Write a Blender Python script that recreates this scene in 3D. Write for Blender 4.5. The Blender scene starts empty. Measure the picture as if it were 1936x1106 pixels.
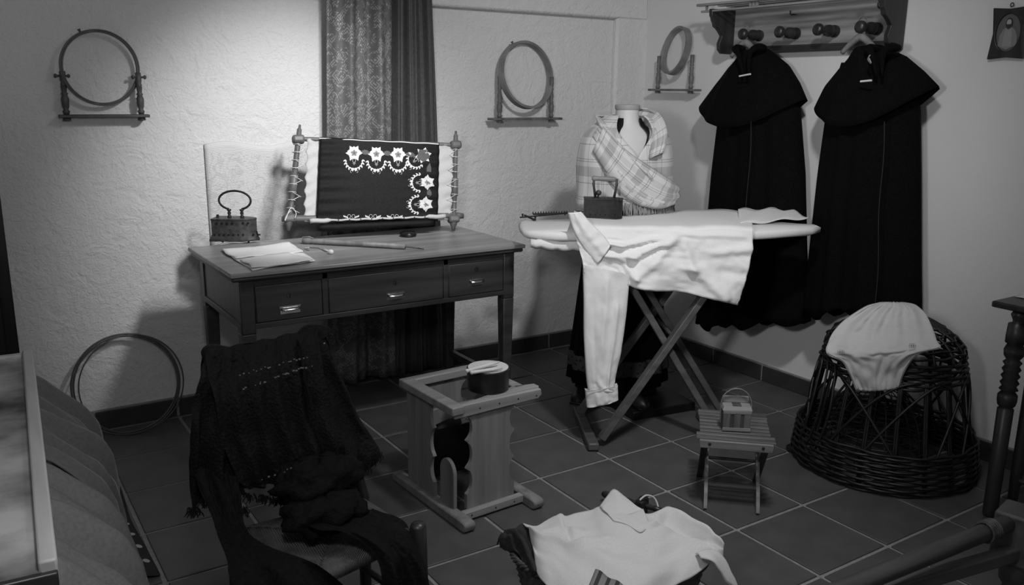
import bpy, bmesh, math, random
from math import sin, cos, pi, radians as R_
from mathutils import Vector, Matrix, noise
V = Vector
random.seed(7)
scn = bpy.context.scene
COL = scn.collection

# ------------------------------------------------------------ camera
CAMR = ((0.8381174835645004, -0.5453699294793176, 0.01143344931477236),
        (-0.11536821755498108, -0.1977043386638606, -0.9734491095335555),
        (0.5331503147534435, 0.8145456613924168, -0.2286178194828532))
CC = V((-0.40413, -3.84531, 1.44080)); FPX = 1628.39
cd = bpy.data.cameras.new('camera'); cam = bpy.data.objects.new('camera', cd); COL.objects.link(cam)
cd.sensor_width = 36; cd.lens = FPX / 1936 * 36; cd.clip_start = 0.02
rx, ry, rz = V(CAMR[0]), V(CAMR[1]), V(CAMR[2])
m = Matrix((rx, -ry, -rz)).transposed().to_4x4(); m.translation = CC
cam.matrix_world = m; scn.camera = cam

# ------------------------------------------------------------ light, world, exposure
scn.view_settings.view_transform = 'Standard'; scn.view_settings.look = 'None'
scn.view_settings.gamma = 1; scn.view_settings.use_curve_mapping = False
scn.view_settings.exposure = 0.0
w = bpy.data.worlds.new('world'); scn.world = w; w.use_nodes = True
w.node_tree.nodes['Background'].inputs[0].default_value = (1, 1, 1, 1)
w.node_tree.nodes['Background'].inputs[1].default_value = 0.05


def lamp(name, kind, loc, power, target=None, size=.1, spot=60, blend=1.0):
    l = bpy.data.lights.new(name, kind); l.energy = power
    if kind == 'AREA': l.shape = 'DISK'; l.size = size
    else: l.shadow_soft_size = size
    if kind == 'SPOT': l.spot_size = R_(spot); l.spot_blend = blend
    o = bpy.data.objects.new(name, l); COL.objects.link(o); o.location = loc
    if target is not None:
        o.rotation_euler = (V(target) - V(loc)).to_track_quat('-Z', 'Y').to_euler()
    return o


lamp('wall_spot_light', 'SPOT', (.95, -1.45, 2.05), 82, (.90, 0, .98), .06, 62, 1.0)
lamp('added_desk_spot', 'SPOT', (1.15, -1.9, 2.3), 55, (1.05, 0, .95), .08, 58, 1.0)  # second unseen spot, added to brighten the wall behind the desk
lamp('ceiling_spot_light', 'SPOT', (1.25, -2.6, 2.5), 92, (2.3, -.6, .8), .08, 85, 1.0)
lamp('ceiling_fill_light', 'POINT', (1.25, -2.6, 2.45), 11, None, .1)  # omni fill added at the ceiling lamp's place for ambient light
lamp('added_floor_spot', 'SPOT', (1.3, -2.4, 2.5), 62, (1.2, -2.1, 0), .08, 60, 1.0)  # unseen downward spot added to brighten the floor and laundry
lamp('added_left_light', 'POINT', (-.15, -2.95, 1.6), 20, None, .09)  # unseen light added at left, placed by the shadows; no doorway there
lamp('added_left_spot', 'SPOT', (-.15, -2.85, 1.5), 62, (3, -.5, 1.1), .09, 56, 1.0)  # unseen spot added beside it, narrowed onto the right wall

# ------------------------------------------------------------ pixel rays (calibrated camera) used to measure places


def ray(px, py): return rx * ((px - 968) / FPX) + ry * ((py - 553) / FPX) + rz
def aX(px, py, x): d = ray(px, py); return CC + d * ((x - CC.x) / d.x)
def aY(px, py, y): d = ray(px, py); return CC + d * ((y - CC.y) / d.y)
def aZ(px, py, z): d = ray(px, py); return CC + d * ((z - CC.z) / d.z)
def aP(px, py, p0, n): d = ray(px, py); n = V(n); return CC + d * ((V(p0) - CC).dot(n) / d.dot(n))


# ------------------------------------------------------------ materials
MAT = {}


def mat(name, v, rough=.6, kind='plain', scale=30, amt=.35, bump=.3, spec=.5, v2=None, dist=.002, metal=0, coat=0, coords='Object', sheen=0):
    if name in MAT: return MAT[name]
    m = bpy.data.materials.new(name); m.use_nodes = True; MAT[name] = m
    nt = m.node_tree; N = nt.nodes; L = nt.links; b = N['Principled BSDF']
    b.inputs['Roughness'].default_value = rough; b.inputs['Specular IOR Level'].default_value = spec
    b.inputs['Metallic'].default_value = metal; b.inputs['Coat Weight'].default_value = coat
    b.inputs['Sheen Weight'].default_value = sheen
    b.inputs['Base Color'].default_value = (v, v, v, 1)
    if kind == 'plain' and bump == 0: return m
    tc = N.new('ShaderNodeTexCoord'); mp = N.new('ShaderNodeMapping'); L.new(tc.outputs[coords], mp.inputs[0])
    n = N.new('ShaderNodeTexNoise'); n.inputs['Scale'].default_value = scale; n.inputs['Detail'].default_value = 5
    L.new(mp.outputs[0], n.inputs['Vector'])
    if kind == 'woodx': mp.inputs['Scale'].default_value = (.08, 1, 1)
    if kind == 'woody': mp.inputs['Scale'].default_value = (1, .08, 1)
    if kind == 'woodz': mp.inputs['Scale'].default_value = (1, 1, .07)
    cr = N.new('ShaderNodeValToRGB')
    lo = v * (1 - amt) if v2 is None else v2; hi = v * (1 + amt) if v2 is None else v
    lo, hi = max(lo, 0), min(hi, .95)
    cr.color_ramp.elements[0].position = .32; cr.color_ramp.elements[1].position = .68
    cr.color_ramp.elements[0].color = (lo, lo, lo, 1); cr.color_ramp.elements[1].color = (hi, hi, hi, 1)
    L.new(n.outputs['Fac'], cr.inputs[0]); L.new(cr.outputs[0], b.inputs['Base Color'])
    h = n.outputs['Fac']
    if kind == 'weave':
        mp.inputs['Scale'].default_value = (1, 1, 1)
        w1 = N.new('ShaderNodeTexWave'); w1.inputs['Scale'].default_value = scale * 4; w1.inputs['Distortion'].default_value = 1
        L.new(mp.outputs[0], w1.inputs['Vector']); h = w1.outputs['Fac']
    if kind == 'holes':
        vo = N.new('ShaderNodeTexVoronoi'); vo.inputs['Scale'].default_value = scale
        L.new(mp.outputs[0], vo.inputs['Vector'])
        n2 = N.new('ShaderNodeTexNoise'); n2.inputs['Scale'].default_value = 14; L.new(mp.outputs[0], n2.inputs['Vector'])
        ad = N.new('ShaderNodeMath'); ad.operation = 'MULTIPLY_ADD'; ad.inputs[1].default_value = .9; L.new(n2.outputs['Fac'], ad.inputs[0]); L.new(vo.outputs['Distance'], ad.inputs[2])
        gt = N.new('ShaderNodeMath'); gt.operation = 'GREATER_THAN'; gt.inputs[1].default_value = .47; L.new(ad.outputs[0], gt.inputs[0])
        L.new(gt.outputs[0], b.inputs['Alpha'])
        h = vo.outputs['Distance']
    if bump:
        bp = N.new('ShaderNodeBump'); bp.inputs['Strength'].default_value = bump; bp.inputs['Distance'].default_value = dist
        L.new(h, bp.inputs['Height']); L.new(bp.outputs[0], b.inputs['Normal'])
    return m


def plaster(name, v, bscale, strength, dist):
    m = bpy.data.materials.new(name); m.use_nodes = True; nt = m.node_tree; N = nt.nodes; L = nt.links; b = N['Principled BSDF']
    b.inputs['Roughness'].default_value = .75; b.inputs['Specular IOR Level'].default_value = .3
    tc = N.new('ShaderNodeTexCoord')
    n0 = N.new('ShaderNodeTexNoise'); n0.inputs['Scale'].default_value = 2.2; n0.inputs['Detail'].default_value = 4
    L.new(tc.outputs['Object'], n0.inputs['Vector'])
    cr = N.new('ShaderNodeValToRGB'); cr.color_ramp.elements[0].color = (v * .93,) * 3 + (1,); cr.color_ramp.elements[1].color = (v,) * 3 + (1,)
    L.new(n0.outputs['Fac'], cr.inputs[0]); L.new(cr.outputs[0], b.inputs['Base Color'])
    n1 = N.new('ShaderNodeTexNoise'); n1.inputs['Scale'].default_value = bscale; n1.inputs['Detail'].default_value = 6; n1.inputs['Distortion'].default_value = 1.1
    L.new(tc.outputs['Object'], n1.inputs['Vector'])
    n2 = N.new('ShaderNodeTexNoise'); n2.inputs['Scale'].default_value = 7; n2.inputs['Detail'].default_value = 2; n2.inputs['Distortion'].default_value = 2.5
    L.new(tc.outputs['Object'], n2.inputs['Vector'])
    ma = N.new('ShaderNodeMath'); ma.operation = 'MULTIPLY_ADD'; ma.inputs[1].default_value = 1.6; L.new(n2.outputs['Fac'], ma.inputs[0]); L.new(n1.outputs['Fac'], ma.inputs[2])
    bp = N.new('ShaderNodeBump'); bp.inputs['Strength'].default_value = strength; bp.inputs['Distance'].default_value = dist
    L.new(ma.outputs[0], bp.inputs['Height']); L.new(bp.outputs[0], b.inputs['Normal'])
    return m


def math_uv(name, build):
    m = bpy.data.materials.new(name); m.use_nodes = True; nt = m.node_tree
    uv = nt.nodes.new('ShaderNodeUVMap'); sp = nt.nodes.new('ShaderNodeSeparateXYZ'); nt.links.new(uv.outputs[0], sp.inputs[0])

    def op(o, a, b=0., c=0.):
        n = nt.nodes.new('ShaderNodeMath'); n.operation = o
        for i, x in enumerate((a, b, c)):
            if isinstance(x, (int, float)): n.inputs[i].default_value = x
            else: nt.links.new(x, n.inputs[i])
        return n.outputs[0]
    build(m, nt, op, sp.outputs[0], sp.outputs[1], uv.outputs[0])
    return m


M_back = plaster('plaster_rough', .72, 60, .8, .006)
M_right = plaster('plaster_smooth', .72, 90, .25, .003)
M_ceil = plaster('plaster_ceiling', .6, 50, .3, .004)
M_tile = mat('terracotta_tile', .085, .42, scale=9, amt=.14, bump=.12, spec=.35, dist=.003)
M_skirt_tile = mat('baseboard_tile', .04, .4, scale=9, amt=.15, bump=.1, spec=.35)
M_grout = mat('grout', .25, .9, scale=60, amt=.15, bump=.3)
M_desk = mat('desk_wood', .035, .42, 'woodx', 26, .45, .12, .5)
M_desktop = mat('desk_top_wood', .26, .34, 'woodx', 20, .25, .08, .5)
M_dark = mat('dark_wood', .022, .38, 'woodz', 25, .4, .15, .5)
M_black = mat('black_wood', .008, .4, 'woodz', 25, .3, .1, .4)
M_mid = mat('brown_wood', .10, .5, 'woodz', 30, .4, .2)
M_midx = mat('brown_wood_flat', .12, .5, 'woodx', 30, .4, .2)
M_hoop = mat('hoop_wood', .20, .5, scale=12, amt=.3, bump=.1)
M_hoopdark = mat('hoop_wood_dark', .07, .5, scale=12, amt=.3, bump=.1)
M_pine = mat('pine_wood', .20, .5, 'woodz', 26, .28, .15)
M_pinex = mat('pine_wood_flat', .26, .45, 'woodx', 26, .25, .15)
M_rack = mat('rack_wood', .26, .33, 'woody', 24, .5, .25)
M_board_leg = mat('board_leg_wood', .085, .5, 'woodx', 30, .3, .15)
M_white = mat('white_cotton', .78, .85, scale=260, amt=.04, bump=.25, spec=.15, dist=.001, sheen=.2)
M_white2 = mat('white_cotton_laundry', .62, .85, scale=240, amt=.05, bump=.25, spec=.15, dist=.001, sheen=.2)
M_padding = mat('board_cover', .75, .85, scale=200, amt=.04, bump=.2, spec=.15)
M_blackcloth = mat('black_wool', .0035, .95, scale=150, amt=.4, bump=.3, spec=.08)
M_blackcloth2 = mat('black_satin', .007, .7, scale=120, amt=.4, bump=.2, spec=.2)
M_seam = mat('seam_thread', .012, .9, bump=0)
M_shawl = mat('black_lace', .004, .8, 'holes', 130, .5, .6, .25, dist=.004)
M_fringe = mat('black_fringe', .009, .9, bump=0, spec=.15)
M_iron = mat('cast_iron', .055, .45, scale=60, amt=.4, bump=.35, spec=.5, metal=.3)
M_irondark = mat('black_iron', .016, .5, scale=60, amt=.4, bump=.3, spec=.5)
M_steel = mat('worn_steel', .45, .35, scale=50, amt=.3, bump=.15, metal=1)
M_brass = mat('handle_metal', .6, .25, scale=40, amt=.2, bump=.1, metal=1)
M_hole = mat('vent_hole', .003, .9, bump=0)
M_wicker = mat('dark_willow', .011, .45, scale=40, amt=.5, bump=.3)
M_wick2 = mat('basket_rush', .06, .6, scale=60, amt=.6, bump=.6, dist=.004)
M_rush = mat('rush', .13, .5, 'weave', 18, .4, .9, .5, dist=.004)
M_skin = mat('mannequin_ivory', .6, .5, scale=8, amt=.04, bump=0)
M_cap = mat('mannequin_cap', .33, .6, bump=0)
M_thread = mat('white_thread', .7, .8, bump=0)
M_leather = mat('black_leather', .012, .4, scale=40, amt=.3, bump=.2)
M_stool = mat('slat_wood', .11, .5, 'woodx', 34, .45, .3)
M_bamboo = mat('bamboo', .2, .4, 'woodz', 30, .4, .25)
M_tin = mat('tin', .035, .35, scale=20, amt=.4, bump=.15, metal=.5)
M_glaze = mat('reflection_blotched_panel', .26, .2, 'plain', 6, .8, .35, .6, dist=.01)  # light blotches in the colour stand for reflections on the gloss
M_rim = mat('worn_rim_wood', .40, .5, 'woody', 20, .25, .15)
M_drape = mat('grey_drape', .12, .85, scale=120, amt=.12, bump=.25, spec=.15, sheen=.2)
M_dot = mat('white_dots', .45, .8, bump=0)
M_navy = mat('dark_polka_cloth', .02, .9, scale=120, amt=.2, bump=.2)
M_bone = mat('bone', .65, .4, bump=0)
M_emb1 = mat('embroidery_white', .62, .8, scale=300, amt=.1, bump=.3)
M_emb2 = mat('embroidery_grey', .2, .8, scale=300, amt=.1, bump=.3)
M_emb3 = mat('embroidery_dark', .09, .8, scale=300, amt=.1, bump=.3)


# ------------------------------------------------------------ mesh builder
class MB:
    def __init__(s): s.v = []; s.f = []; s.uv = {}; s.mi = []; s.cur = 0

    def add(s, vs, fs, uvs=None):
        n = len(s.v); s.v += [V(p) for p in vs]
        for f in fs: s.f.append([i + n for i in f]); s.mi.append(s.cur)
        if uvs:
            for i, u in enumerate(uvs): s.uv[n + i] = u
        return s

    def box(s, c, d, rot=None, taper=1.0):
        vs = []
        for z in (-.5, .5):
            k = taper if z < 0 else 1
            for x, y in ((-.5, -.5), (.5, -.5), (.5, .5), (-.5, .5)):
                p = V((x * d[0] * k, y * d[1] * k, z * d[2]))
                if rot is not None: p = rot @ p
                vs.append(V(c) + p)
        return s.add(vs, [(0, 3, 2, 1), (4, 5, 6, 7), (0, 1, 5, 4), (1, 2, 6, 5), (2, 3, 7, 6), (3, 0, 4, 7)])

    def bar(s, a, b, w, h, up=(0, 0, 1)):
        a, b = V(a), V(b); d = (b - a); L = d.length; z = d.normalized(); x = z.cross(V(up))
        if x.length < 1e-4: x = z.cross(V((1, 0, 0)))
        x.normalize(); y = x.cross(z)
        return s.box((a + b) / 2, (w, h, L), Matrix((x, y, z)).transposed())

    def tube(s, path, r, n=8, closed=False, cap=True, flat=1.0, updir=None):
        P = [V(p) for p in path]; k = len(P)
        rr = r if isinstance(r, (list, tuple)) else [r] * k
        vs = []; up = V(updir) if updir else None; prev = None
        for i in range(k):
            if closed: t = P[(i + 1) % k] - P[i - 1]
            else: t = P[min(i + 1, k - 1)] - P[max(i - 1, 0)]
            t.normalize()
            if up is not None: x = t.cross(up)
            elif prev is None: x = t.cross(V((0, 0, 1))); x = x if x.length > .1 else t.cross(V((1, 0, 0)))
            else: x = prev - t * prev.dot(t)
            x.normalize(); prev = x; y = x.cross(t)
            for j in range(n):
                a = 2 * pi * j / n
                vs.append(P[i] + x * (cos(a) * rr[i] * flat) + y * (sin(a) * rr[i]))
        fs = []
        for i in range(k if closed else k - 1):
            i2 = (i + 1) % k
            for j in range(n): fs.append((i * n + j, i * n + (j + 1) % n, i2 * n + (j + 1) % n, i2 * n + j))
        if cap and not closed: fs += [tuple(range(n))[::-1], tuple(range((k - 1) * n, k * n))]
        return s.add(vs, fs)

    def lathe(s, prof, a, b, n=16):
        """prof: (t along a->b in metres, radius)"""
        a, b = V(a), V(b); z = (b - a).normalized()
        return s.tube([a + z * t for t, r in prof], [max(r, .0005) for t, r in prof], n)

    def grid(s, rows, closed=False, uvs=None):
        nu = len(rows[0]); vs = [p for r in rows for p in r]; fs = []
        for i in range(len(rows) - 1):
            for j in range(nu if closed else nu - 1):
                j2 = (j + 1) % nu; fs.append((i * nu + j, i * nu + j2, (i + 1) * nu + j2, (i + 1) * nu + j))
        return s.add(vs, fs, [u for r in uvs for u in r] if uvs else None)

    def prism(s, poly, d):
        """extrude closed 3D polygon by vector d"""
        n = len(poly); d = V(d)
        return s.add([V(p) for p in poly] + [V(p) + d for p in poly],
                     [tuple(range(n))[::-1], tuple(range(n, 2 * n))] + [(i, (i + 1) % n, n + (i + 1) % n, n + i) for i in range(n)])

    def build(s, name, m, parent=None, smooth=False, bevel=0, solid=0, world=True, sub=0):
        me = bpy.data.meshes.new(name); vs = s.v
        if parent is not None and world:
            inv = wm(parent).inverted(); vs = [inv @ p for p in vs]
        me.from_pydata([tuple(p) for p in vs], [], s.f); me.validate()
        for mm in (m if isinstance(m, (list, tuple)) else [m]): me.materials.append(mm)
        if max(s.mi, default=0) and len(s.mi) == len(me.polygons): me.polygons.foreach_set('material_index', s.mi)
        if s.uv:
            ul = me.uv_layers.new(name='UVMap')
            for lp in me.loops: ul.data[lp.index].uv = s.uv.get(lp.vertex_index, (0, 0))
        bm = bmesh.new(); bm.from_mesh(me); bmesh.ops.recalc_face_normals(bm, faces=bm.faces); bm.to_mesh(me); bm.free()
        if smooth: me.shade_smooth()
        o = bpy.data.objects.new(name, me); COL.objects.link(o)
        if parent is not None: o.parent = parent
        if sub:
            q = o.modifiers.new('sub', 'SUBSURF'); q.levels = q.render_levels = sub
        if solid:
            q = o.modifiers.new('solid', 'SOLIDIFY'); q.thickness = solid; q.offset = 0
        if bevel:
            q = o.modifiers.new('bevel', 'BEVEL'); q.width = bevel; q.segments = 2; q.limit_method = 'ANGLE'
            me.shade_smooth()
            try: me.set_sharp_from_angle(angle=R_(40))
            except Exception: pass
        return o


def wm(o):
    m = Matrix.LocRotScale(o.location, o.rotation_euler, o.scale)
    return wm(o.parent) @ m if o.parent else m


def tag(o, label, cat=None, group=None, kind=None):
    o['label'] = label
    if cat: o['category'] = cat
    if group: o['group'] = group
    if kind: o['kind'] = kind
    return o


def thing(name, label, cat, loc=(0, 0, 0), rz=0, group=None):
    o = bpy.data.objects.new(name, None); COL.objects.link(o); o.location = loc; o.rotation_euler = (0, 0, rz)
    o.empty_display_size = .05
    return tag(o, label, cat, group)


def struct(o): o['kind'] = 'structure'; return o


def dupl(o, parent, loc=None, rot=None, scale=None):
    c = o.copy(); COL.objects.link(c); c.parent = parent
    if loc is not None: c.location = loc
    if rot is not None: c.rotation_euler = rot
    if scale is not None: c.scale = scale
    return c


def lerp(a, b, t): return a + (b - a) * t
def poly(pts, t):
    """point along a polyline at parameter t by length"""
    P = [V(p) for p in pts]; L = [(P[i + 1] - P[i]).length for i in range(len(P) - 1)]; T = sum(L) * max(0, min(1, t))
    for i, l in enumerate(L):
        if T <= l or i == len(L) - 1: return P[i].lerp(P[i + 1], 0 if l == 0 else min(1, T / l))
        T -= l
def smoothpoly(pts, n):
    """catmull-rom resample"""
    P = [V(p) for p in pts]; out = []; k = len(P) - 1
    for a in range(n):
        t = a / (n - 1) * k; i = min(int(t), k - 1); f = t - i
        p0, p1, p2, p3 = P[max(i - 1, 0)], P[i], P[i + 1], P[min(i + 2, k)]
        out.append(.5 * ((2 * p1) + (p2 - p0) * f + (2 * p0 - 5 * p1 + 4 * p2 - p3) * f * f + (3 * p1 - p0 - 3 * p2 + p3) * f ** 3))
    return out
def ns(p, s=1.): return noise.noise(V(p) * s)


# ============================================================ THE SETTING
S = .34; XR = 3.0
mb = MB(); mb.box((.55, -2.3, -.03), (5.1, 5.0, .05))
floor = struct(mb.build('floor', M_grout))
mb = MB(); mb.box((0, 0, 0), (S - .014, S - .014, .012)); t0 = mb.build('tile', M_tile, floor, bevel=.0022, world=False)
first = True
for i in range(-5, 9):
    for j in range(0, 13):
        x0, x1 = i * S, min((i + 1) * S, XR + .0); y1 = -j * S
        sx = (x1 - x0 - .014) / (S - .014)
        lc = ((x0 + x1) / 2, y1 - S / 2, -.006 + random.uniform(-.0006, .0006))
        ro = (random.uniform(-.0015, .0015), random.uniform(-.0015, .0015), 0)
        if first: t0.location = lc; t0.rotation_euler = ro; first = False
        else: dupl(t0, floor, lc, ro, (sx, 1, 1))
# cut row along the wall
# back wall with its shallow recess: thick beam above, pier in the corner
mb = MB(); mb.box((.55, .08, 1.25), (5.1, .10, 2.6)); wb = struct(mb.build('wall_back', M_back))
mb = MB(); mb.box((.55, .015, 2.21), (4.9, .05, .76)); b_ = mb.build('beam', M_back, wb, bevel=.012)
mb = MB(); mb.box((2.9, .016, 1.0), (.24, .045, 2.0)); b_ = mb.build('pier', M_back, wb, bevel=.014)
mb = MB(); mb.box((XR + .05, -2.3, 1.25), (.10, 5.0, 2.6)); wr = struct(mb.build('wall_right', M_right))
mb = MB(); mb.box((-2.05, -2.3, 1.25), (.10, 5.0, 2.6)); struct(mb.build('wall_left', M_right))
mb = MB(); mb.box((.5, -4.85, 1.25), (5.2, .10, 2.6)); struct(mb.build('wall_front', M_right))
mb = MB(); mb.box((.5, -2.35, 2.62), (5.2, 5.1, .06)); struct(mb.build('ceiling', M_ceil))
# baseboards: a strip of grout with one tile after another in front
mb = MB(); mb.box((.5, .026, .043), (5.0, .012, .086)); bbk = struct(mb.build('baseboard_back', M_grout))
mb = MB(); mb.box((0, 0, 0), (S - .012, .012, .078)); t1 = mb.build('tile', M_skirt_tile, bbk, bevel=.002, world=False)
for n_, i in enumerate(range(-5, 9)):
    x0, x1 = i * S, min((i + 1) * S, XR - .01); lc = ((x0 + x1) / 2, .018 - (.012 if i == 8 else 0), .041)
    if n_ == 0: t1.location = lc
    else: dupl(t1, bbk, lc, None, ((x1 - x0 - .012) / (S - .012), 1, 1))
mb = MB(); mb.box((XR - .004, -2.3, .043), (.012, 4.7, .086)); bbr = struct(mb.build('baseboard_right', M_grout))
mb = MB(); mb.box((0, 0, 0), (.012, S - .012, .078)); t1 = mb.build('tile', M_skirt_tile, bbr, bevel=.002, world=False)
for j in range(0, 13):
    lc = (XR - .012, -j * S - S / 2 + .002, .041)
    if j == 0: t1.location = lc
    else: dupl(t1, bbr, lc)


# ============================================================ DESK
DX0, DX1, DY0, DY1, DZ = .372, 1.60, -.885, -.27, .81
desk = thing('writing_desk', 'dark wooden desk with three drawers under a lighter worn top', 'desk', ((DX0 + DX1) / 2, (DY0 + DY1) / 2, 0))
mb = MB(); mb.box(((DX0 + DX1) / 2, (DY0 + DY1) / 2, DZ - .008), (DX1 - DX0, DY1 - DY0, .016)); o = mb.build('desktop', M_desktop, desk, bevel=.004)
mb = MB(); mb.box(((DX0 + DX1) / 2, (DY0 + DY1) / 2, DZ - .024), (DX1 - DX0 - .014, DY1 - DY0 - .014, .016)); mb.build('top_moulding', M_desk, desk, bevel=.006)
ax0, ax1, ay0, ay1, az0, az1 = DX0 + .04, DX1 - .04, DY0 + .035, DY1 - .03, DZ - .215, DZ - .032
mb = MB()
mb.box(((ax0 + ax1) / 2, ay1 - .01, (az0 + az1) / 2), (ax1 - ax0, .02, az1 - az0)); mb.build('back_panel', M_desk, desk)
for x, n_ in ((ax0 + .012, 0), (ax1 - .012, 1)):
    mb = MB(); mb.box((x, (ay0 + ay1) / 2, (az0 + az1) / 2), (.022, ay1 - ay0, az1 - az0)); mb.box((x, (ay0 + ay1) / 2, az0 + .012), (.034, ay1 - ay0, .024))
    mb.build('side_panel', M_desk, desk, bevel=.003)
lg = None
for x in (ax0 + .022, ax1 - .022):
    for y in (ay0 + .022, ay1 - .022):
        mb = MB(); mb.box((x, y, az1 - .1), (.052, .052, .2)); mb.box((x, y, (az1 - .2) / 2), (.052, .052, az1 - .2), taper=.62)
        mb.build('leg', M_desk, desk, bevel=.004)
# front rails and drawers (left small, long middle, small right)
fr = MB(); fr.box(((ax0 + ax1) / 2, ay0 + .008, az1 - .012), (ax1 - ax0 - .05, .02, .03)); fr.box(((ax0 + ax1) / 2, ay0 + .008, az0 + .010), (ax1 - ax0 - .05, .022, .02))
cuts = [ax0 + .05, ax0 + .05 + .262, ax1 - .05 - .275, ax1 - .05]
for x in cuts[1:3]: fr.box((x, ay0 + .008, (az0 + az1) / 2), (.022, .02, az1 - az0))
fr.build('front_frame', M_desk, desk, bevel=.002)
for k in range(3):
    a, b = cuts[k] + (.012 if k else 0), cuts[k + 1] - (.012 if k < 2 else 0)
    mb = MB(); mb.box(((a + b) / 2, ay0 + .006, (az0 + az1) / 2 - .003), (b - a - .004, .02, az1 - az0 - .05))
    mb.box(((a + b) / 2, ay0 + .006, (az0 + az1) / 2 - .003), (b - a + .0, .012, az1 - az0 - .046))
    d = mb.build('drawer', M_desk, desk, bevel=.0025)
    cx, cz = (a + b) / 2 + (.03 if k == 1 else 0), (az0 + az1) / 2 - .035
    if k == 2: cz += .015
    rows = []
    for i in range(7):
        a_ = pi / 2 * i / 6
        rows.append([V((cx + u * .034, ay0 - .004 - .017 * sin(a_) * (1 - (u * .9) ** 4), cz + .011 * cos(a_))) for u in [t / 6 - 1 for t in range(13)]])
    q = MB(); q.grid(rows); q.build('handle', M_brass, d, smooth=True, solid=.0015)
    q = MB(); q.box((cx, ay0 - .0045, cz + .012), (.078, .002, .008)); q.box((cx, ay0 - .0045, cz), (.074, .001, .026)); q.build('handle_plate', M_brass, d)
    q = MB(); q.lathe([(0, .011), (.002, .010)], (cx, ay0 - .004, cz + .055), (cx, ay0 - .008, cz + .055), 14); q.build('escutcheon', M_irondark if k else M_iron, d)
    q = MB(); q.box((cx, ay0 - .0065, cz + .051), (.003, .001, .011)); q.lathe([(0, .003), (.0012, .003)], (cx, ay0 - .0055, cz + .057), (cx, ay0 - .008, cz + .057), 8); q.build('keyhole', M_hole, d)
# low rail between the right legs
mb = MB(); mb.bar((ax1 - .022, ay0 + .03, .2), (ax1 - .022, ay1 - .03, .2), .022, .03); mb.build('side_stretcher', M_desk, desk)

# ============================================================ CURTAIN
cur = thing('curtain', 'long dark patterned curtain hanging on the back wall behind the desk', 'curtain', (1.36, -.08, 0))


def curtain(x0t, x1t, x0b, x1b, nf, ph, yb):
    rows = []; uvs = []
    for i in range(40):
        t = i / 39; z = 2.35 - t * 2.3
        r = []; u_ = []
        for j in range(90):
            u = j / 89; x = lerp(lerp(x0t, x0b, t), lerp(x1t, x1b, t), u)
            d = .022 * sin(u * nf * 2 * pi + ph + .5 * sin(t * 3)) + .010 * sin(u * nf * 4.7 * pi + 1.3 + t) + .012 * ns((u * 5, t * 2, 3))
            r.append(V((x, yb + d * (.5 + .5 * t + .25), z))); u_.append((u * (x1b - x0b) * 1.3, z))
        rows.append(r); uvs.append(u_)
    q = MB(); q.grid(rows, uvs=uvs); return q


def brocade(m, nt, op, u, v, uv):
    b = nt.nodes['Principled BSDF']; N = nt.nodes; L = nt.links
    vo = N.new('ShaderNodeTexVoronoi'); vo.inputs['Scale'].default_value = 13; vo.distance = 'MANHATTAN'
    n = N.new('ShaderNodeTexNoise'); n.inputs['Scale'].default_value = 16; n.inputs['Detail'].default_value = 6; n.inputs['Distortion'].default_value = 1.6
    n3 = N.new('ShaderNodeTexNoise'); n3.inputs['Scale'].default_value = 90; n3.inputs['Detail'].default_value = 3
    for q in (n, n3): L.new(uv, q.inputs['Vector'])
    mx = N.new('ShaderNodeMapping'); mx.inputs['Scale'].default_value = (1, 1, 1); L.new(uv, mx.inputs[0]); L.new(mx.outputs[0], vo.inputs['Vector'])
    pat = op('MULTIPLY', op('GREATER_THAN', n.outputs['Fac'], .50), op('GREATER_THAN', op('SINE', op('MULTIPLY', vo.outputs['Distance'], 34.)), -.3))
    pat = op('MULTIPLY', pat, op('GREATER_THAN', n3.outputs['Fac'], .44))
    cr = N.new('ShaderNodeMix'); cr.data_type = 'RGBA'; L.new(pat, cr.inputs[0])
    cr.inputs[6].default_value = (.10, .10, .10, 1); cr.inputs[7].default_value = (.24, .24, .24, 1); L.new(cr.outputs[2], b.inputs['Base Color'])
    L.new(op('SUBTRACT', .62, op('MULTIPLY', pat, .27)), b.inputs['Roughness'])
    bp = N.new('ShaderNodeBump'); bp.inputs['Strength'].default_value = .4; bp.inputs['Distance'].default_value = .003
    L.new(n3.outputs['Fac'], bp.inputs['Height']); L.new(bp.outputs[0], b.inputs['Normal'])


M_broc = math_uv('brocade', brocade)
curtain(1.10, 1.42, 1.02, 1.42, 2.2, .6, -.085).build('patterned_panel', M_broc, cur, smooth=True, solid=.002)
q = curtain(1.40, 1.575, 1.34, 1.655, 3.0, 2.2, -.10).build('plain_panel', mat('curtain_plain', .055, .7, scale=80, amt=.2, bump=.2), cur, smooth=True, solid=.002)
tag(q, 'plain darker curtain edge with deep folds')
mb = MB(); mb.tube([(.9, -.08, 2.37), (1.9, -.08, 2.37)], .012, 10); mb.build('curtain_rod', M_dark, cur, smooth=True)


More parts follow.
